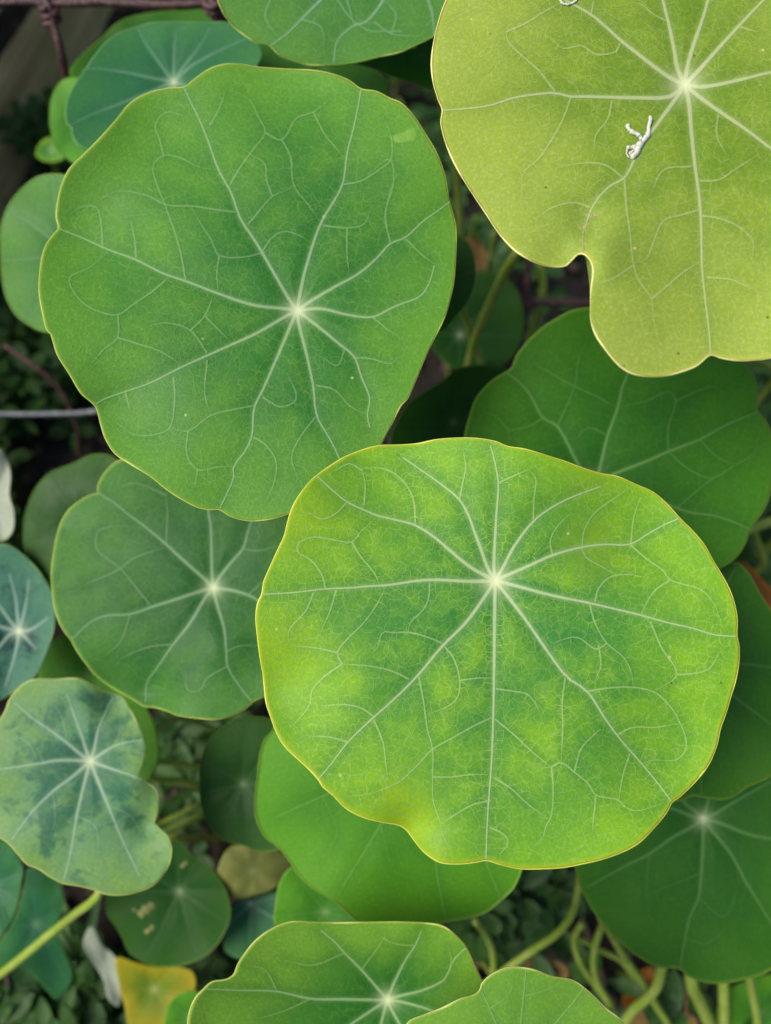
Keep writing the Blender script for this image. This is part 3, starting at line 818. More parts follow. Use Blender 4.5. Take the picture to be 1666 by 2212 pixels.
# --- mid leaf, centre left
make_leaf('mid', plant,
 'C 408,712 405,690 420,650 450,610 495,578 600,560 720,560 850,580 980,620 1090,690 1180,790 1260,900 1300,1020 1310,1150 1290,1300 1230,1420 1160,1500 1095,1555 1060,1570 1020,1605 960,1635 900,1650 820,1645 740,1635 690,1615 640,1600 600,1598 540,1560 470,1520 400,1470 350,1410 310,1350 295,1320 270,1290 240,1230 220,1140 213,1050 225,950 245,860 280,790 330,745 380,718',
 'C 885,1105', 0.190, (-0.03, 0.12), M_MID,
 mains=['C 840,1060 760,990 680,915 600,850 520,790 470,750 412,715', 'C 880,1040 878,950 875,850 865,790 850,600', 'C 920,1050 960,1000 1010,940 1030,870 1080,740', 'C 960,1115 1030,1135 1100,1170 1280,1200',
        'C 900,1170 930,1270 940,1370 945,1430 1000,1520 1045,1575', 'C 850,1150 790,1250 720,1340 650,1440 610,1500 605,1580', 'C 830,1120 740,1150 630,1185 540,1215 450,1220 380,1245 300,1318'],
 sides=['C 630,1185 570,1110 500,1025 440,980 400,940 410,870 470,850 560,850', 'C 500,1025 430,1060 350,1090', 'C 500,1025 560,980 680,940', 'C 690,915 695,800 690,720', 'C 1005,945 1080,950 1150,930', 'C 1030,1135 1090,1080',
        'C 720,1340 620,1350 500,1400 490,1420', 'C 540,1215 500,1330 430,1390', 'C 940,1370 1000,1345 1080,1350', 'C 945,1430 860,1480 830,1530 780,1530 770,1450', 'C 690,720 560,670 500,690'],
 res=(220, 48), net=30, cup=0.03, wave=0.012, rim=(176, 196, 96), veinw=(7.5, 2.6), side_amt=0.36, main_amt=0.8,
 dips=[(250, 1490, 80, -0.004), (330, 1500, 50, -0.003), (480, 1400, 60, 0.002)],
 label='green leaf tucked under the large mid-green leaf, its lower edge folded')

# --- right middle leaf, below the notch
make_leaf('right', plant,
 'D 565,210 590,190 610,140 650,90 710,30 770,-10 850,-48 960,-60 1100,-40 1250,0 1400,60 1490,115 1560,165 1600,240 1610,330 1610,375 1650,420 1680,500 1680,620 1660,720 1630,790 1580,860 1560,920 1520,980 1455,1025 1350,1050 1200,1080 1050,1090 900,1060 750,1000 600,900 480,780 400,640 388,560 395,470 415,390 440,320 490,260 530,230',
 'D 925,680', 0.190, (0.0, 0.08), M_DEEP,
 mains=['D 870,600 780,435 720,400 670,310 620,250 568,213', 'D 950,630 990,470 1030,360 1050,270 1075,210 1100,50', 'D 1010,635 1150,580 1240,540 1370,490 1480,430 1605,378', 'D 1160,730 1320,790 1450,810 1575,860',
        'D 1150,850 1400,1000', 'D 900,850 860,1020', 'D 700,760 520,800', 'D 700,620 480,560'],
 sides=['D 780,435 850,270 870,150 900,90', 'D 720,400 650,440 580,455 575,500', 'D 580,455 520,390 470,380', 'D 1240,540 1240,440 1270,330 1240,290 1150,330 1040,355', 'D 1240,540 1320,610 1420,650 1510,600 1600,540 1610,480',
        'D 980,470 910,440 860,480', 'D 1370,490 1440,560 1510,595', 'D 1280,770 1400,670 1510,600', 'D 850,270 760,220 690,180', 'D 850,270 960,320 1020,360', 'D 1270,330 1420,270 1480,300'],
 res=(220, 44), net=32, cup=0.02, wave=0.012, rim=(110, 160, 60), side_amt=0.3, main_amt=0.75, rimr=0.00015, label='dark green leaf below the notched yellow-green leaf',
 petiole=('D 1200,850 1450,900 1580,862 1666,830 1800,800', [.215, .235, .243, .25, .262]), pet_r=0.0015)

# --- mottled leaves on the left
make_leaf('mottdark', plant2,
 'C 0,925 40,930 90,960 140,1010 180,1060 210,1110 228,1170 228,1250 210,1330 180,1410 150,1470 100,1510 50,1540 0,1570 -80,1560 -160,1500 -210,1400 -230,1280 -215,1150 -170,1040 -90,950',
 'C 78,1285', 0.214, (0.05, 0.15), M_MOTD,
 mains=['C 40,1240 0,1185 -100,1080', 'C 72,1210 66,1150 40,1050', 'C 95,1230 112,1150 120,1070', 'C 125,1280 200,1230', 'C 40,1300 0,1345 -120,1440', 'C 72,1340 50,1430 20,1520', 'C 105,1310 150,1360', 'C 30,1275 -20,1262 -180,1270'],
 res=(150, 34), cup=0.12, wave=0.012, rim=(130, 165, 70), veinw=(9, 2.5), main_amt=0.85, label='dark blue-green mottled leaf with a white star of veins')
make_leaf('mott', plant2,
 'E 40,320 70,280 110,248 150,235 220,235 320,232 370,250 420,280 470,297 510,310 540,360 570,420 595,480 600,540 592,590 580,635 600,658 640,685 655,720 655,780 640,840 670,860 700,890 712,930 705,990 680,1040 640,1085 590,1110 520,1128 440,1125 380,1105 320,1090 260,1080 210,1055 160,1020 110,1000 70,955 30,910 0,890 -50,840 -80,740 -90,620 -80,500 -40,430 0,400 25,360',
 'E 375,575', 0.192, (0.05, 0.12), M_MOTT,
 mains=['E 330,572 240,572 160,585 60,600 -70,620', 'E 340,550 280,500 200,440 140,400 60,330', 'E 360,535 340,470 315,400 280,300', 'E 390,530 410,440 440,370 470,310', 'E 420,545 480,510 560,490 590,488', 'E 430,595 520,625 590,650', 'E 400,640 450,760 500,880 580,1050', 'E 355,650 320,800 295,950 265,1070', 'E 300,640 220,700 130,790 50,900'],
 sides=['E 160,585 120,500 60,470', 'E 220,700 230,820 210,880', 'E 320,800 400,850 410,960', 'E 450,760 540,800 600,900', 'E 280,500 260,400 220,330', 'E 480,510 500,430 490,370'], res=(220, 44), cup=-0.02, wave=0.015, rim=(196, 208, 120), veinw=(8.5, 2.6), side_amt=0.22, main_amt=0.8,
 dips=[(290, 1690, 40, 0.003), (320, 1780, 40, -0.003), (250, 1510, 50, -0.003)],
 label='pale mottled leaf with an uneven wavy edge, bleached green patches',
 petiole=('E 400,800 430,1000 410,1130 330,1195 220,1282 100,1382 -20,1475 -140,1560', [.205, .215, .220, .224, .23, .236, .243, .25]), pet_r=0.00125)

# --- leaves at the bottom
make_leaf('bottom', plant,
 'E 845,1520 880,1490 940,1480 970,1460 985,1420 1010,1380 1060,1320 1120,1275 1180,1248 1220,1240 1300,1242 1400,1245 1520,1243 1600,1242 F 150,1242 250,1248 310,1262 360,1300 400,1345 430,1410 460,1470 475,1500 500,1580 490,1700 440,1830 330,1950 180,2030 20,2050 -150,2020 E 1300,2010 1100,1960 930,1880 820,1790 780,1690 785,1620 810,1560',
 'E 1608,1565', 0.172, (0.0, -0.02), M_DISH,
 mains=['E 1570,1520 1500,1440 1430,1370 1390,1325 1330,1275', 'E 1550,1565 1420,1562 1290,1560 1150,1530 1000,1525 860,1520', 'F 100,1500 150,1400 190,1340 215,1280', 'F 120,1550 220,1525 310,1480 350,1400 400,1350', 'F 140,1575 260,1610 450,1700',
        'E 1570,1590 1480,1650 1200,1850', 'F 60,1620 30,1750 0,1950', 'F 100,1620 180,1750 300,1900'],
 sides=['E 1290,1560 1180,1610 1080,1640', 'E 1430,1370 1300,1420 1180,1400', 'F 310,1480 340,1420 330,1350', 'F 190,1340 100,1330 30,1290', 'E 1500,1440 1560,1360 1600,1300', 'E 1150,1530 1100,1440 1020,1420'],
 res=(220, 48), net=0, cup=0.17, wave=0.012, rim=(206, 214, 110), side_amt=0.3, main_amt=0.8, veinw=(7.5, 2.6),
 label='cupped light green leaf with its vein hub deep in the dish')
make_leaf('last', plant,
 'F 160,1660 220,1630 300,1600 380,1560 440,1540 460,1520 465,1500 500,1465 560,1435 610,1430 680,1440 750,1465 830,1480 870,1500 930,1550 980,1600 1060,1666 1120,1780 1150,1950 1100,2150 950,2300 700,2350 450,2300 250,2150 130,1980 100,1800',
 'F 620,1880', 0.152, (0.02, -0.05), M_LAST,
 mains=['F 560,1750 500,1600 466,1530', 'F 620,1750 640,1550 650,1440', 'F 700,1750 850,1570 890,1515', 'F 750,1850 950,1760 1100,1740', 'F 480,1850 250,1800 110,1800', 'F 520,1980 350,2150', 'F 620,2050 640,2330', 'F 740,1980 950,2250'],
 sides=['F 500,1600 580,1540 600,1470', 'F 640,1550 740,1520 790,1490'], res=(200, 40), cup=-0.06, wave=0.008, rim=(214, 218, 140), side_amt=0.2, main_amt=0.45, label='smooth pale green leaf overlapping the cupped leaf')

# --- darker leaves lower right and below
make_leaf('lowright', plant,
 'F 850,1000 870,1080 890,1130 930,1200 985,1270 1060,1345 1130,1395 1200,1430 1280,1435 1330,1470 1400,1495 1480,1495 1560,1480 1630,1460 1666,1440 1800,1380 1900,1250 1950,1080 1950,900 1900,720 1800,600 1650,530 1450,500 1250,520 1080,600 950,720 870,850 845,930',
 'F 1385,815', 0.206, (-0.03, 0.1), M_DARK,
 mains=['F 1350,840 1260,890 1160,960 1060,1010 900,1100', 'F 1385,880 1380,1000 1365,1140 1330,1220 1310,1310 1290,1430', 'F 1420,860 1500,960 1560,1070 1620,1170 1720,1330', 'F 1450,830 1580,880 1700,900 1930,930', 'F 1430,795 1520,740 1700,640', 'F 1400,760 1440,600', 'F 1360,790 1300,740 1200,620', 'F 1330,800 1250,770 1000,720'],
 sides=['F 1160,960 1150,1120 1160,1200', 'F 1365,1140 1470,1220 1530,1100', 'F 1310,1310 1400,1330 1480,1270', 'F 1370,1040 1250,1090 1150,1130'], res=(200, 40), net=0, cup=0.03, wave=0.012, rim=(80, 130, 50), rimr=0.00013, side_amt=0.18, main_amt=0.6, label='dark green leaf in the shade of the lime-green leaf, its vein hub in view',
 petiole=('F 1370,1100 1335,1480 1375,1580 1420,1690', [.225, .24, .25, .262]), pet_r=0.0019)
make_leaf('rightedge', plant,
 'F 1450,-230 1520,-250 1570,-210 1620,-120 1680,-30 1760,80 1800,220 1790,380 1750,530 1666,635 1570,680 1520,715 1470,735 1400,728 1340,720 1290,740 1180,720 1060,640 960,500 930,330 940,150 1000,-20 1120,-150 1280,-220',
 'F 1300,145', 0.190, (0.05, 0.06), M_DARK, mains=['F 1505,300 1650,410 1760,500', 'F 1540,170 1660,185 1790,220', 'F 1400,0 1520,-230', 'F 1350,400 1380,720', 'F 1200,350 1100,650', 'F 1150,100 950,100', 'F 1200,0 1100,-130'],
 res=(160, 32), cup=0.02, wave=0.012, rim=(100, 150, 55), rimr=0.00013, main_amt=0.4, label='dark green leaf between the lime-green leaf and a rusty dead leaf',
 petiole=('F 1440,700 1468,1500 1470,1690', [.222, .25, .262]), pet_r=0.0016)
make_leaf('under', plant,
 'E 1130,450 1100,480 1080,540 1070,620 1058,720 1060,800 1080,855 1100,890 1140,920 1180,960 1215,1010 1250,1060 1310,1110 1380,1150 1440,1200 1500,1250 F 50,1275 200,1270 330,1240 420,1225 490,1200 550,1150 600,1100 635,1020 680,900 720,700 720,450 650,250 500,100 300,20 100,20 -100,80 -250,180 -340,280',
 'E 1795,524', 0.190, (-0.02, 0.02), M_FRESH, mains=['E 1560,620 1340,720 1140,810', 'E 1700,660 1580,840 1490,990 1420,1100', 'E 1800,700 1810,1000 1850,1240', 'E 1900,700 2000,950 2080,1150', 'E 1950,500 2200,550', 'E 1600,450 1300,380', 'E 1850,350 1900,100'],
 sides=['E 1340,720 1400,860 1390,900 1330,1000', 'E 1580,840 1640,1030 1720,1060'], res=(200, 40), cup=-0.03, wave=0.012, rim=(120, 175, 60), rimr=0.00014, side_amt=0.1, main_amt=0.4, label='bright green leaf beneath the lower edge of the lime-green leaf')
make_leaf('underleft', plant,
 'E 1120,400 1060,390 990,395 940,420 880,470 845,530 830,600 828,680 835,760 860,830 900,880 950,910 1000,920 1060,945 1120,950 1180,930 1260,860 1290,740 1280,600 1230,480',
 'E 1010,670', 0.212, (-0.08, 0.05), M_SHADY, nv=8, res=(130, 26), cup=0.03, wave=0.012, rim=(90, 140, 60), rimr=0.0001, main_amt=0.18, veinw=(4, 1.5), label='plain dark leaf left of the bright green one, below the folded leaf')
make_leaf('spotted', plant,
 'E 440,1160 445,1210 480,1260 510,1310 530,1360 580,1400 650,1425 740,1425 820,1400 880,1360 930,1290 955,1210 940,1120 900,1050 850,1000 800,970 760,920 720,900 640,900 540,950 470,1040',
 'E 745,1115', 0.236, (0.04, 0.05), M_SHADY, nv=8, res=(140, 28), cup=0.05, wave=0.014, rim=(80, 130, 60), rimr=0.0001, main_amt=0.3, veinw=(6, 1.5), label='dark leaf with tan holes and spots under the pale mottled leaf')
make_leaf('below', plant,
 'E 1140,1250 1145,1160 1160,1080 1200,1020 1260,1000 1400,1050 1500,1150 1600,1280 1500,1380 1350,1380 1220,1340', 'E 1350,1200', 0.212, (0, 0.05), M_FRESH, nv=7,
 res=(110, 22), cup=0.03, wave=0.012, rim=(110, 160, 60), rimr=0.0001, main_amt=0.15, veinw=(4, 1.5), label='small green leaf above the cupped leaf, mostly covered')
make_leaf('deepblue', plant,
 'E 930,1350 950,1250 960,1180 1000,1150 1060,1140 1150,1120 1230,1180 1260,1300 1200,1380 1080,1400 980,1390', 'E 1040,1165', 0.248, (0, 0.1), M_BLUE, nv=7,
 res=(110, 22), cup=0.1, wave=0.02, rim=(80, 130, 90), rimr=0.0001, main_amt=0.5, veinw=(7, 2), label='dim bluish leaf deep between the spotted leaf and the cupped leaf')
make_leaf('greyed', plant,
 'E 900,1050 930,960 970,925 1060,935 1150,945 1225,1000 1190,1060 1120,1110 1050,1130 980,1145 930,1110', 'E 1050,1030', 0.238, (0.3, -0.2), M_GREY, nv=6,
 res=(110, 22), cup=-0.2, wave=0.03, rim=(130, 132, 90), rimr=0.0001, main_amt=0.15, veinw=(4, 1.5), label='dull grey-brown withering leaf, folded')
make_leaf('leftdark', plant,
 'C 480,570 430,550 370,555 300,590 220,620 170,660 130,720 105,800 95,880 105,960 140,1010 200,1080 300,1100 420,1050 520,950 560,820 550,680', 'C 330,830', 0.218, (-0.1, 0.1), M_SHADY, nv=8,
 res=(130, 26), cup=0.04, wave=0.012, rim=(80, 130, 50), rimr=0.0001, main_amt=0.12, veinw=(4, 1.5), label='dark leaf behind the folded-edge leaf, bordering bare soil')
make_leaf('leftedge', plant,
 'A 270,725 200,722 140,740 80,790 30,860 5,930 0,1020 5,1120 20,1220 60,1300 120,1350 190,1378 260,1370 360,1300 420,1150 420,980 380,830 330,750', 'A 262,1040', 0.205, (-0.1, 0.12), M_TOP, mains=['A 200,980 60,880', 'A 165,1070 5,1082', 'A 240,900 220,730', 'A 210,1180 120,1340', 'A 300,1200 310,1330', 'A 340,1040 420,1040', 'A 310,920 340,770'],
 res=(140, 28), cup=0.04, wave=0.012, rim=(130, 175, 90), rimr=0.00012, main_amt=0.35, veinw=(6, 2), label='matte green leaf half behind the large mid-green leaf')
make_leaf('behindblue', plant,
 'A 250,340 215,400 205,470 210,540 230,610 280,660 320,680 400,640 450,540 440,420 360,340 300,320', 'A 330,500', 0.238, (-0.1, 0.1), M_FRESH, nv=7, res=(110, 22), cup=0.04, wave=0.02, rim=(100, 155, 60), rimr=0.0001, main_amt=0.15, veinw=(4, 1.5), label='narrow strip of green leaf behind the bluish leaf')
make_leaf('fardark', plant,
 'A 290,300 340,230 430,150 480,100 560,65 700,45 860,45 930,120 900,300 700,420 450,420 320,380', 'A 620,240', 0.250, (0, 0.3), M_DARK, nv=7, res=(110, 22), cup=0.04, wave=0.02, rim=(70, 115, 40), rimr=0.0001, main_amt=0.15, veinw=(4, 1.5), label='dark leaf showing above the bluish leaf under the fence wire')
make_leaf('palebit', plant2,
 'C 0,530 30,570 45,640 40,720 60,800 50,880 0,915 -80,880 -120,740 -80,600', 'C -30,730', 0.236, (0, 0.1), M_PALE, nv=7, res=(110, 22), cup=0.05, wave=0.04, rim=(170, 190, 160), rimr=0.0001, main_amt=0.2, veinw=(5, 2), label='bleached pale leaf over the bare soil')
make_leaf('undermid', plant,
 'E 180,150 220,80 280,40 360,40 450,120 540,250 600,340 640,420 660,520 655,590 620,650 560,720 420,740 280,650 190,480 150,300', 'E 390,380', 0.228, (-0.05, 0.05), M_FRESH, nv=8, res=(130, 26), cup=0.03, wave=0.012, rim=(120, 170, 60), rimr=0.0001, main_amt=0.15, veinw=(4, 1.5), label='bright green leaf showing between the mottled leaves and the folded-edge leaf')
make_leaf('topright', plant,
 'B -150,230 0,278 80,310 160,335 220,360 270,365 340,300 360,150 280,20 100,-20 -100,50', 'B 120,150', 0.202, (0, 0.1), M_DEEP, nv=7, res=(120, 24), cup=0.03, wave=0.012, rim=(110, 160, 60), rimr=0.00013, main_amt=0.15, veinw=(4, 1.5), label='dark leaf tip between the top leaf and the yellow-green leaf')
make_leaf('topmid', plant,
 'A 1070,180 1200,200 1350,260 1500,270 1580,310 1620,370 1600,480 1450,540 1250,520 1100,420 1050,300', 'A 1300,380', 0.218, (0, 0.1), M_DARK, nv=7, res=(120, 24), cup=0.03, wave=0.012, rim=(80, 130, 50), rimr=0.0001, main_amt=0.12, veinw=(4, 1.5), label='dark leaf sliver above the large mid-green leaf')
make_leaf('gap', plant,
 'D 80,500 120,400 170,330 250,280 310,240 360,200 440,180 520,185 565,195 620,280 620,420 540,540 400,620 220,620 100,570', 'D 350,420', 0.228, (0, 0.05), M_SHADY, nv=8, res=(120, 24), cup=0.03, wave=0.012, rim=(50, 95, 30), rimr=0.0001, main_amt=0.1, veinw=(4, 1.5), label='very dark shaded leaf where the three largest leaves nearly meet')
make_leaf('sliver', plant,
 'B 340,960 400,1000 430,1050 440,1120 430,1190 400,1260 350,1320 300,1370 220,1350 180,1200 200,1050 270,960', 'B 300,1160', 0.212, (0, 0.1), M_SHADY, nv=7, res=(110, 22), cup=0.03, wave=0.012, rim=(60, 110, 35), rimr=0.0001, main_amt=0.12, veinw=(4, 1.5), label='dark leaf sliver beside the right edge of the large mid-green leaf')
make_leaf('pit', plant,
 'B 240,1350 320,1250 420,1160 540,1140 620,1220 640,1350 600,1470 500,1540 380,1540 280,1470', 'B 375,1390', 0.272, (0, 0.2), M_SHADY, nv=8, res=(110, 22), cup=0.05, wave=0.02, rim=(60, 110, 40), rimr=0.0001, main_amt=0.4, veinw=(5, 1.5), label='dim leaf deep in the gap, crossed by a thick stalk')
make_leaf('cornerdark', plant2,
 'E 0,900 60,950 95,1010 90,1080 70,1180 40,1250 0,1300 -80,1250 -140,1100 -100,950', 'E -30,1090', 0.212, (0.1, 0.1), M_BLUE, nv=7, res=(120, 24), cup=0.06, wave=0.02, rim=(90, 140, 90), rimr=0.00015, main_amt=0.2, veinw=(5, 2), label='dark bluish leaf with a pale rim under the pale mottled leaf')
make_leaf('folded', plant2,
 'E 0,1330 60,1230 100,1100 120,1020 190,1040 250,1090 260,1180 230,1270 270,1370 300,1480 240,1560 200,1530 110,1440 50,1430 0,1450 -60,1400', 'E 150,1250', 0.250, (0.25, 0.0), M_BLUE, nv=7, res=(130, 26), cup=-0.1, wave=0.03, rim=(110, 160, 80), rimr=0.0001, main_amt=0.15, veinw=(5, 2), label='drooping green leaf crossed by the yellow-green stalk')
make_leaf('bleached', plant2,
 'E 380,1260 420,1330 480,1390 500,1480 495,1590 450,1560 430,1480 380,1400 345,1330', 'E 430,1430', 0.258, (0.3, 0.0), M_PALE, nv=4, res=(100, 20), cup=0.1, wave=0.05, rim=(185, 190, 180), rimr=0.0001, main_amt=0.15, veinw=(4, 1.5), label='whitish curled underside of a withered leaf')
make_leaf('yellowing', plant,
 'E 485,1390 560,1410 650,1430 740,1430 800,1450 810,1520 740,1580 700,1666 600,1720 540,1690 520,1600 495,1500', 'E 640,1520', 0.250, (0, 0.1), M_YELLOW, nv=6, res=(110, 22), cup=0.03, wave=0.015, rim=(200, 170, 60), rimr=0.0001, main_amt=0.2, veinw=(4, 1.5), label='leaf turning yellow and orange beneath the spotted leaf')
make_leaf('tiny', plant,
 'E 690,1620 720,1560 780,1530 840,1540 900,1600 880,1720 760,1750 690,1720', 'E 790,1640', 0.235, (0, 0.05), M_FRESH, nv=6, res=(100, 20), cup=0.03, wave=0.02, rim=(120, 170, 70), rimr=0.0001, main_amt=0.12, veinw=(4, 1.5), label='small green leaf beside the notch of the cupped leaf')
make_leaf('corner', plant,
 'F 1440,1620 1480,1530 1560,1490 1666,1460 1760,1480 1800,1600 1700,1750 1550,1760 1450,1700', 'F 1620,1620', 0.262, (0, 0.05), M_FRESH, nv=7, res=(110, 22), cup=0.03, wave=0.02, rim=(120, 160, 50), rimr=0.0001, main_amt=0.15, veinw=(4, 1.5), label='yellowish green leaf behind the thick stalks below the dark leaf')
make_leaf('baby', plant,
 'A 150,640 170,590 210,570 250,600 270,650 230,670 180,668', 'A 212,625', 0.29, (0, 0.1), M_LIME, nv=5, res=(70, 12), cup=0.05, wave=0.02, rim=(130, 170, 50), rimr=0.0001, main_amt=0.1, veinw=(3, 1), label='tiny bright leaf at the foot of the timber boards')

# ---- stalks seen in the gaps
def stalk(p, depths, r, mat=M_PET, parent=plant, name='stalk', taper=1.0):
    pts = at(path(p), np.asarray(depths, float))
    e = pts[-1].copy(); e[2] = soil_z(e[0], e[1]) - 0.01
    if pts[-1][2] > e[2] + 0.012:
        d = pts[-1] - pts[-2]; d[2] = 0; e = e + d * 0.5
        pts = np.vstack([pts, (pts[-1] + e) / 2, e])
    Q = spline(pts, 36)
    V, F = tube_geo(Q, np.linspace(r, r * taper, 36), 8)
    return mesh_obj(name, V, F, mat, parent)
stalk('B 300,1180 390,1290 430,1420 465,1520', [.222, .243, .258, .27], .0011)
stalk('E 520,600 640,650 720,655 820,672', [.24, .25, .257, .265], .0011)
stalk('E 600,880 660,840 740,800 830,755', [.25, .258, .262, .27], .0010)
stalk('E 620,910 690,870 770,830 850,795', [.25, .256, .262, .27], .0012)
stalk('E 700,890 770,893 850,890 920,893', [.25, .254, .26, .268], .0009, simple_material('yellow_stalk', (168, 168, 48), (150, 150, 60), 80, .5, .2))
stalk('E 560,490 620,452 690,425 750,393', [.225, .232, .238, .245], .0010)
stalk('E 620,570 700,580 820,600', [.25, .258, .266], .0012)
stalk('F 440,1240 480,1290 510,1360 512,1450', [.228, .24, .25, .26], .0011)
stalk('F 880,1250 850,1310 870,1400 920,1480 980,1560 1010,1620', [.242, .25, .256, .262, .266, .27], .0011)
stalk('F 850,1305 900,1325 960,1360 1040,1400 1100,1480', [.25, .254, .258, .262, .27], .0009)
stalk('F 985,1220 965,1260 938,1340 930,1420 950,1500 1010,1600', [.225, .234, .242, .25, .258, .268], .0011)
stalk('F 960,1220 1005,1295 1060,1390 1130,1490 1190,1590 1240,1666', [.222, .23, .238, .246, .254, .262], .0012)
stalk('F 1215,1400 1208,1450 1180,1530 1100,1600 1040,1666', [.222, .228, .234, .24, .248], .0015)
stalk('F 1570,1440 1585,1520 1605,1690', [.225, .235, .25], .0013)
stalk('F 1322,1500 1315,1560 1308,1640', [.25, .258, .268], .0004, simple_material('dry_stalk', (140, 110, 80), (120, 92, 66), 80, .7))
stalk('D 1590,850 1605,900 1632,1010', [.25, .262, .28], .0012)
stalk('B 1560,1480 1620,1500 1690,1560', [.24, .25, .26], .0011)
stalk('B 440,900 430,960 410,1010', [.27, .28, .29], .0007)
stalk('B 700,1090 720,1160 715,1240', [.28, .285, .29], .0014)
stalk('B 520,960 505,1060 500,1180', [.275, .285, .295], .0009)

# ---- tan damage on the spotted leaf
Ssp = LEAVES['spotted']
for (blob) in ('E 555,1200 575,1192 590,1165 612,1168 622,1148 650,1160 652,1185 630,1192 622,1215 600,1212 590,1238 572,1232', 'E 590,1290 604,1268 620,1262 626,1246 645,1252 640,1276 622,1280 612,1298', 'E 738,1012 752,1002 768,986 788,992 772,1006 758,1022', 'E 545,1190 560,1182 566,1192 552,1202'):
    q = spline(path(blob), 24, closed=True); cc = q.mean(0); q = cc + (q - cc) * 0.75
    P2 = np.vstack([cc[None], cc + (q - cc) * .6, q])
    V = Ssp.at(P2, np.concatenate([[.0001], np.full(24, .0001), np.full(24, .00002)]))
    F = [(0, 1 + i, 1 + (i + 1) % 24) for i in range(24)] + [(1 + i, 25 + i, 25 + (i + 1) % 24, 1 + (i + 1) % 24) for i in range(24)]
    o = [x for x in plant.children if x.get('label', '').startswith('dark leaf with tan')][0]
    mesh_obj('dry_spot', V, F, simple_material('dry_spot', (140, 140, 78), (96, 112, 54), 420, .7), o)
# yellow blotch on the big leaf
Sb = LEAVES['big']
ob = [x for x in plant.children if x.get('label', '').startswith('large mid-green')][0]
q = spline(path('B 100,560 130,555 180,530 195,560 185,580 130,590 105,590'), 24, closed=True); cc = q.mean(0)
P2 = np.vstack([cc[None], cc + (q - cc) * .6, q])
V = Sb.at(P2, np.concatenate([[.00006], np.full(24, .00006), np.full(24, .00002)]))
F = [(0, 1 + i, 1 + (i + 1) % 24) for i in range(24)] + [(1 + i, 25 + i, 25 + (i + 1) % 24, 1 + (i + 1) % 24) for i in range(24)]
mesh_obj('yellow_blotch', V, F, simple_material('yellow_blotch', (112, 160, 44), (100, 152, 46), 300, .5), ob)

# turned-under edge in the notch, and the scar above it
a_ = spline(path('B 890,1057 901,1100 909,1150 914,1210 918,1262'), 20); b_ = spline(path('B 900,1060 923,1092 928,1132 922,1200 919,1262'), 20)
Sy = LEAVES['yellow']
rows = [Sy.at(b_ * (1 - t) + a_ * t, -0.0045 * t ** 1.3) for t in np.linspace(0, 1, 6)]
V = np.vstack(rows); F = [(r_ * 20 + i, r_ * 20 + i + 1, (r_ + 1) * 20 + i + 1, (r_ + 1) * 20 + i) for r_ in range(5) for i in range(19)]
mesh_obj('turned_edge', V, F, simple_material('leaf_underside', (176, 196, 104), (160, 184, 92), 200, .6, .3), yel)
M_SCAR = simple_material('leaf_scar', (176, 160, 110), (150, 140, 92), 900, .8)
for sp, w_ in (('B 889,1040 886,990 890,955 893,930 900,905', .00016), ('B 862,938 880,948 893,940', .00012), ('B 876,872 900,878 922,890 936,915', .00010), ('B 896,930 912,910', .0001)):
    V, F = tube_geo(Sy.at(spline(path(sp), 16), 0.00001), w_, 6); mesh_obj('scar', V, F, M_SCAR, yel)

# ------------------------------------------------------------------ white debris on the yellow-green leaf
M_WHITE = simple_material('white_debris', (222, 226, 214), (200, 206, 192), 900, .7, c3=(205, 190, 160), s3=1200)
Sy = LEAVES['yellow']
def debris(strokes, label):
    root = tag(empty('white_debris'), label, 'debris')
    allV, allF = [], []
    for p, w0, w1 in strokes:
        L = spline(path(p), 24)
        P = Sy.at(L + RNG.uniform(-1.1, 1.1, L.shape), 0.00022)
        w = np.linspace(w0, w1, 24) * (1 + .12 * np.sin(np.arange(24) * .8)); w[0] *= .6; w[-1] *= .6
        V, F = tube_geo(P, w, 7)
        o = mesh_obj('strand', V, F, M_WHITE, root)
    return root
debris([('B 1163,480 1165,500 1156,530 1158,555 1145,575 1125,600 1105,635 1090,660', .0003, .0006),
        ('B 1075,515 1072,530 1090,548 1115,560 1130,580', .00035, .0004), ('B 1068,612 1090,612 1110,608 1130,590', .0003, .0006),
        ('B 1072,618 1066,635 1078,655', .00012, .00012), ('B 1078,640 1098,628', .0003, .0004)], 'small white curled scrap on a vein of the yellow-green leaf')
debris([('B 790,0 800,12 825,18 850,8 862,-6', .0002, .00022), ('B 795,-12 830,-16 862,-6', .0002, .0002)], 'thin white ring-shaped scrap near the far vein of the yellow-green leaf')

# ------------------------------------------------------------------ wire fence
M_RUSTY = simple_material('rusty_wire', (54, 30, 34), (82, 46, 46), 260, .42, 0, .9, .0008, k=.8, c3=(126, 90, 92), s3=700, spec=.5)
fence = tag(empty('wire_fence'), 'rusty brown woven wire fence with knotted joints behind the leaves', 'fence')
def wire(p, d, r, name='wire'):
    Q = spline(at(path(p), np.asarray(d, float)), 70)
    V, F = tube_geo(Q, r * (1 + .08 * np.sin(np.arange(70) * .9)), 10)
    return mesh_obj(name, V, F, M_RUSTY, fence)
def knot(p, d, axis, r=.0022, turns=2.2, wr=.00095):
    c = at(path(p), d)[0]; axis = np.asarray(axis, float); axis /= np.linalg.norm(axis)
    a = np.cross(axis, [0.2, 0.3, 0.9]); a /= np.linalg.norm(a); b = np.cross(axis, a)
    t = np.linspace(0, 1, 60)
    Q = c + np.outer((t - .5) * wr * 2.0 * turns, axis) + r * (np.outer(np.cos(t * turns * 6.283), a) + np.outer(np.sin(t * turns * 6.283), b))
    V, F = tube_geo(Q, wr, 8)
    return mesh_obj('knot', V, F, M_RUSTY, fence)
wire('A -300,40 80,6 200,14 400,8 600,18 760,20 900,12 1200,20 1700,30', [.232] * 9, .00125)
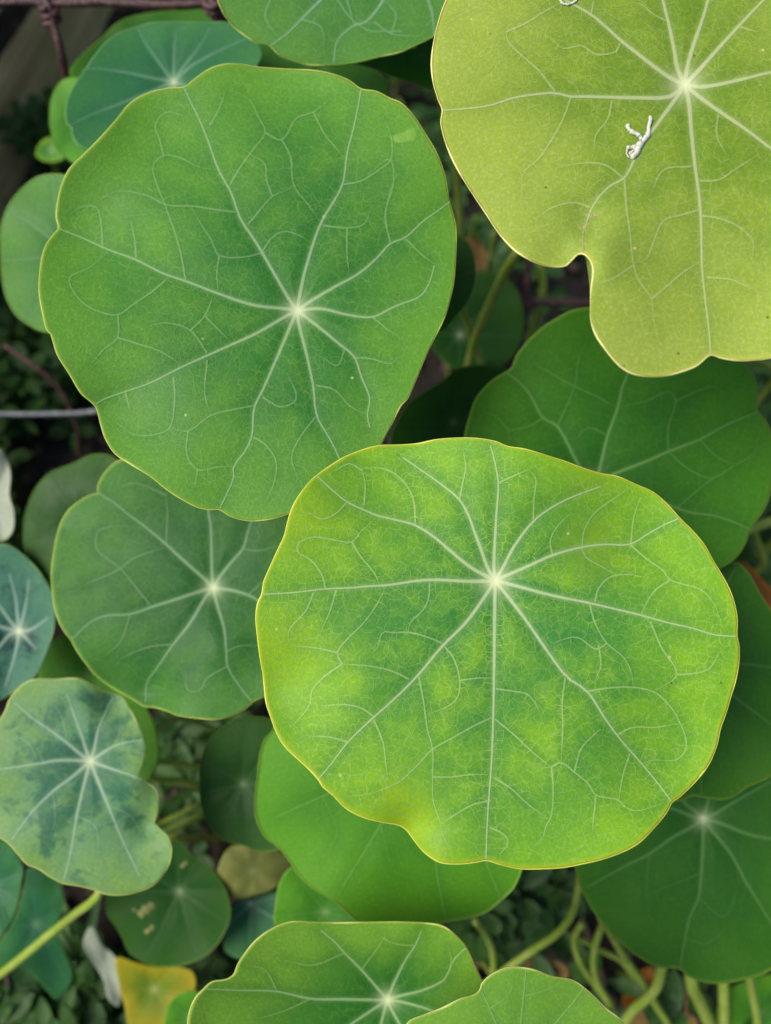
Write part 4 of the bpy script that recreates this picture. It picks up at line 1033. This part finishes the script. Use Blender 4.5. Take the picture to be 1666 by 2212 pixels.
wire('A 150,-220 185,-20 205,40 225,110 255,220 275,310 300,420 325,640 345,900', [.231, .231, .231, .233, .237, .243, .252, .28, .33], .0012)
wire('A 870,-200 885,20 900,90 1000,500', [.231, .231, .236, .30], .0014)
knot('A 210,60', .2325, at(path('A 225,110'), .2345)[0] - at(path('A 205,40'), .231)[0], .0020)
knot('A 888,30', .2325, at(path('A 900,90'), .236)[0] - at(path('A 885,20'), .231)[0], .0023)
wire('B -300,1180 200,1215 450,1235 640,1250 800,1255 1000,1260 1500,1280', [.285, .285, .285, .285, .285, .285, .285], .0013)
wire('B 660,900 665,1050 655,1180 648,1260 635,1350 620,1450 600,1600', [.27, .275, .28, .284, .29, .297, .31], .0013)
knot('B 648,1255', .2835, at(path('B 645,1300'), .287)[0] - at(path('B 655,1180'), .28)[0], .0022)
strand = wire('C -60,380 60,385 200,384 330,380 420,370', [.285] * 5, .0009, 'wire')
strand.data.materials.clear(); strand.data.materials.append(simple_material('grey_wire', (96, 104, 112), (120, 126, 132), 300, .45, spec=.6))
cane = wire('C 20,100 120,170 200,230 260,300 320,440 330,560', [.29, .29, .293, .297, .305, .315], .0009, 'wire')

# ------------------------------------------------------------------ dead leaves on the ground, one thing each
def dead_leaf(key, outline, center, depth, tilt, mat, label, **kw):
    root = tag(empty('dead_leaf'), label, 'leaf', 'dead leaves under the plants')
    q = spline(path(outline), 60, closed=True); c = path(center)[0]
    S = Surf(c, depth, tilt, q, [], kw.get('cup', .15), kw.get('wave', .06), (), len(key) * 7 + 3, 0)
    nr = 12; s = np.arange(1, nr + 1) / nr
    P2 = np.vstack([c[None]] + [c + (q - c) * x for x in s])
    top = S.at(P2); nt = len(top); V = np.vstack([top, top - S.nv * .0003])
    F = [(0, 1 + (i + 1) % 60, 1 + i) for i in range(60)]
    for r_ in range(nr - 1):
        for i in range(60): F.append((1 + r_*60 + i, 1 + r_*60 + (i+1) % 60, 1 + (r_+1)*60 + (i+1) % 60, 1 + (r_+1)*60 + i))
    F += [tuple(v + nt for v in f[::-1]) for f in F]
    o = mesh_obj('blade', V, F, mat, root)
    rd = np.tile(np.concatenate([[0], np.repeat(s, 60)]), 2)
    fattr(o, 'rd', rd * .9); fattr(o, 'vd', np.zeros(2 * nt)); fattr(o, 'vn', np.zeros(2 * nt)); vattr(o, 'lp', np.tile(S.lp(P2), (2, 1)))
    # midrib
    a = q[np.argmin(q[:, 0] + .2 * q[:, 1])]; b = q[np.argmax(q[:, 0] + .2 * q[:, 1])]
    L = spline(np.array([a, c, b]), 16)
    Vt, Ft = tube_geo(S.at(L, .0001), .00025, 6); mesh_obj('midrib', Vt, Ft, simple_material('dry_midrib', (150, 110, 70), (130, 96, 60), 80, .7), root)
    return root
dead_leaf('rust', 'D 1510,1000 1570,1010 1620,1060 1660,1100 1720,1160 1740,1260 1660,1200 1590,1120 1545,1060', 'D 1620,1100', .262, (.2, .2), M_RUST, 'rusty orange dead leaf behind the dark leaf by the lime-green one')
dead_leaf('tana', 'B 400,985 450,985 490,1060 482,1110 440,1125 405,1080', 'B 445,1055', .285, (.1, .2), M_TAN, 'tan dried leaf scrap in the gap beside the large mid-green leaf')
dead_leaf('tanbb', 'F 650,1400 720,1395 790,1410 830,1450 800,1490 720,1480 660,1450', 'F 740,1440', .272, (0, .3), M_TAN, 'tan dead leaf on the soil between the stalks')
dead_leaf('orange', 'F 1060,1520 1100,1460 1160,1430 1210,1440 1190,1520 1130,1600 1080,1620 1050,1580', 'F 1130,1520', .27, (0, .3), M_RUST, 'brown-orange dead leaf under a bent stalk')
dead_leaf('browncc', 'F 1080,1620 1180,1590 1300,1610 1360,1650 1340,1720 1200,1740 1090,1700', 'F 1220,1660', .274, (0, .3), M_TAN, 'brown crumpled dead leaf at the foot of the thick stalks')

# ------------------------------------------------------------------ low weeds, litter and grass on the soil (stuff)
def leaflet(V, F, base, dirv, up, ln, wd, bend):
    d = dirv / np.linalg.norm(dirv); side = np.cross(d, up); side /= np.linalg.norm(side) + 1e-9
    prof = ((0, .12), (.25, .8), (.5, 1.0), (.78, .7), (1.0, .05))
    i0 = len(V)
    for t, w in prof:
        c = base + d * ln * t + up * (bend * ln * math.sin(t * 2.6))
        V += [c - side * wd * w * .5 + up * wd * .12 * w, c - up * wd * .05, c + side * wd * w * .5 + up * wd * .12 * w]
    for k in range(len(prof) - 1):
        a = i0 + k * 3
        F += [(a, a + 1, a + 4, a + 3), (a + 1, a + 2, a + 5, a + 4)]
def px_soil(x, y): return ground_at(np.array([[x, y]]))[0]
rr = random.Random(5)
V, F = [], []
regions = [((0, 690), (190, 960), 60), ((0, 930), (60, 1220), 20), ((1000, 1860), (1180, 2020), 34), ((90, 300), (190, 420), 20), ((950, 480), (1260, 800), 26), ((380, 1540), (560, 1680), 12), ((440, 2040), (640, 2212), 14), ((0, 2080), (260, 2212), 60), ((1050, 2050), (1666, 2212), 14), ((1560, 1080), (1666, 1300), 30), ((780, 150), (1000, 420), 30), ((1600, 780), (1666, 960), 14), ((350, 1560), (460, 1960), 10)]
for (a, b, cnt) in regions:
    for i in range(cnt):
        x, y = rr.uniform(a[0], b[0]), rr.uniform(a[1], b[1])
        g = px_soil(x, y); g[2] = soil_z(g[0], g[1])
        h = rr.uniform(.006, .04)
        az = rr.uniform(0, 6.28)
        for l in range(rr.randint(3, 6)):
            aa = az + l * 1.3 + rr.uniform(-.3, .3)
            d = np.array([math.cos(aa), math.sin(aa), rr.uniform(-.1, .5)])
            leaflet(V, F, g + np.array([0, 0, h]) + d * .002, d, np.array([0, 0, 1.0]), rr.uniform(.007, .015), rr.uniform(.004, .008), rr.uniform(-.1, .2))
        # stem
        i0 = len(V); w = .0005
        for z in (-.004, h):
            for dx, dy in ((-w, -w), (w, -w), (0, w)): V.append(g + np.array([dx, dy, z]))
        for k in range(3): F.append((i0 + k, i0 + (k + 1) % 3, i0 + 3 + (k + 1) % 3, i0 + 3 + k))
M_WEED = simple_material('weed_leaf', (46, 92, 36), (78, 128, 46), 50, .55, .3, .2, k=.6, c3=(100, 138, 84))
tag(mesh_obj('low_weeds', V, F, M_WEED), 'low small-leaved weeds growing on the soil between the stalks', 'weeds', kind='stuff')

V, F = [], []
for i in range(420):
    x, y = rr.uniform(-150, 1750), rr.uniform(-50, 2300)
    g = px_soil(x, y); g[2] = soil_z(g[0], g[1]) + .001
    az = rr.uniform(0, 3.14); ln = rr.uniform(.008, .035); w = rr.uniform(.0004, .0013)
    d = np.array([math.cos(az), math.sin(az), rr.uniform(-.08, .08)])
    Vt, Ft = tube_geo(np.array([g - d * ln / 2, g + np.array([0, 0, .001]), g + d * ln / 2]), w, 5)
    o = len(V); V += list(Vt); F += [tuple(v + o for v in f) for f in Ft]
for i in range(700):
    x, y = rr.uniform(-150, 1750), rr.uniform(-50, 2300)
    g = px_soil(x, y); g[2] = soil_z(g[0], g[1])
    r_ = rr.uniform(.0012, .0045)
    o = len(V)
    for a in range(6): V.append(g + r_ * rr.uniform(.7, 1.2) * np.array([math.cos(a * 1.047), math.sin(a * 1.047), rr.uniform(-.1, .3)]))
    V.append(g + np.array([0, 0, r_ * .8])); V.append(g - np.array([0, 0, r_ * .6]))
    for a in range(6): F += [(o + a, o + (a + 1) % 6, o + 6), (o + (a + 1) % 6, o + a, o + 7)]
M_LIT = simple_material('litter', (88, 74, 58), (130, 114, 94), 40, .85, 0, .4, k=.7, c3=(60, 46, 38))
tag(mesh_obj('plant_litter', V, F, M_LIT), 'brown dry stalk litter and soil crumbs on the ground', 'litter', kind='stuff')

V, F = [], []
for i in range(46):
    x, y = rr.uniform(-60, 330), rr.uniform(2060, 2300)
    g = px_soil(x, y); g[2] = soil_z(g[0], g[1])
    az = rr.uniform(0, 6.28); ln = rr.uniform(.04, .09); w = rr.uniform(.0016, .0032)
    out = np.array([math.cos(az), math.sin(az), 0]); side = np.array([-out[1], out[0], 0])
    o = len(V)
    for k in range(7):
        t = k / 6
        c = g + out * ln * (.15 * t + .55 * t * t) + np.array([0, 0, ln * (t * .8 - .45 * t * t)])
        ww = w * (1 - t ** 2 * .92)
        V += [c - side * ww, c - np.array([0, 0, ww * .5]), c + side * ww]
    for k in range(6):
        a = o + k * 3; F += [(a, a + 1, a + 4, a + 3), (a + 1, a + 2, a + 5, a + 4)]
M_GRASS = simple_material('grass_blade', (70, 120, 70), (110, 150, 90), 40, .5, .3, .1, k=.8)
tag(mesh_obj('grass', V, F, M_GRASS), 'tuft of grass blades below the drooping leaf', 'grass', kind='stuff')

# grass-like stalk pieces: dry purple stalk in the lower left corner
tw = tag(empty('dry_twig'), 'thin dry purplish twig leaning in the grass', 'twig')
Q = spline(at(path('E 20,1440 50,1540 100,1666 140,1760'), [.262, .268, .275, .282]), 24)
V, F = tube_geo(Q, np.linspace(.0007, .0009, 24), 6)
mesh_obj('shaft', V, F, simple_material('twig_bark', (130, 100, 110), (110, 86, 84), 120, .7), tw)
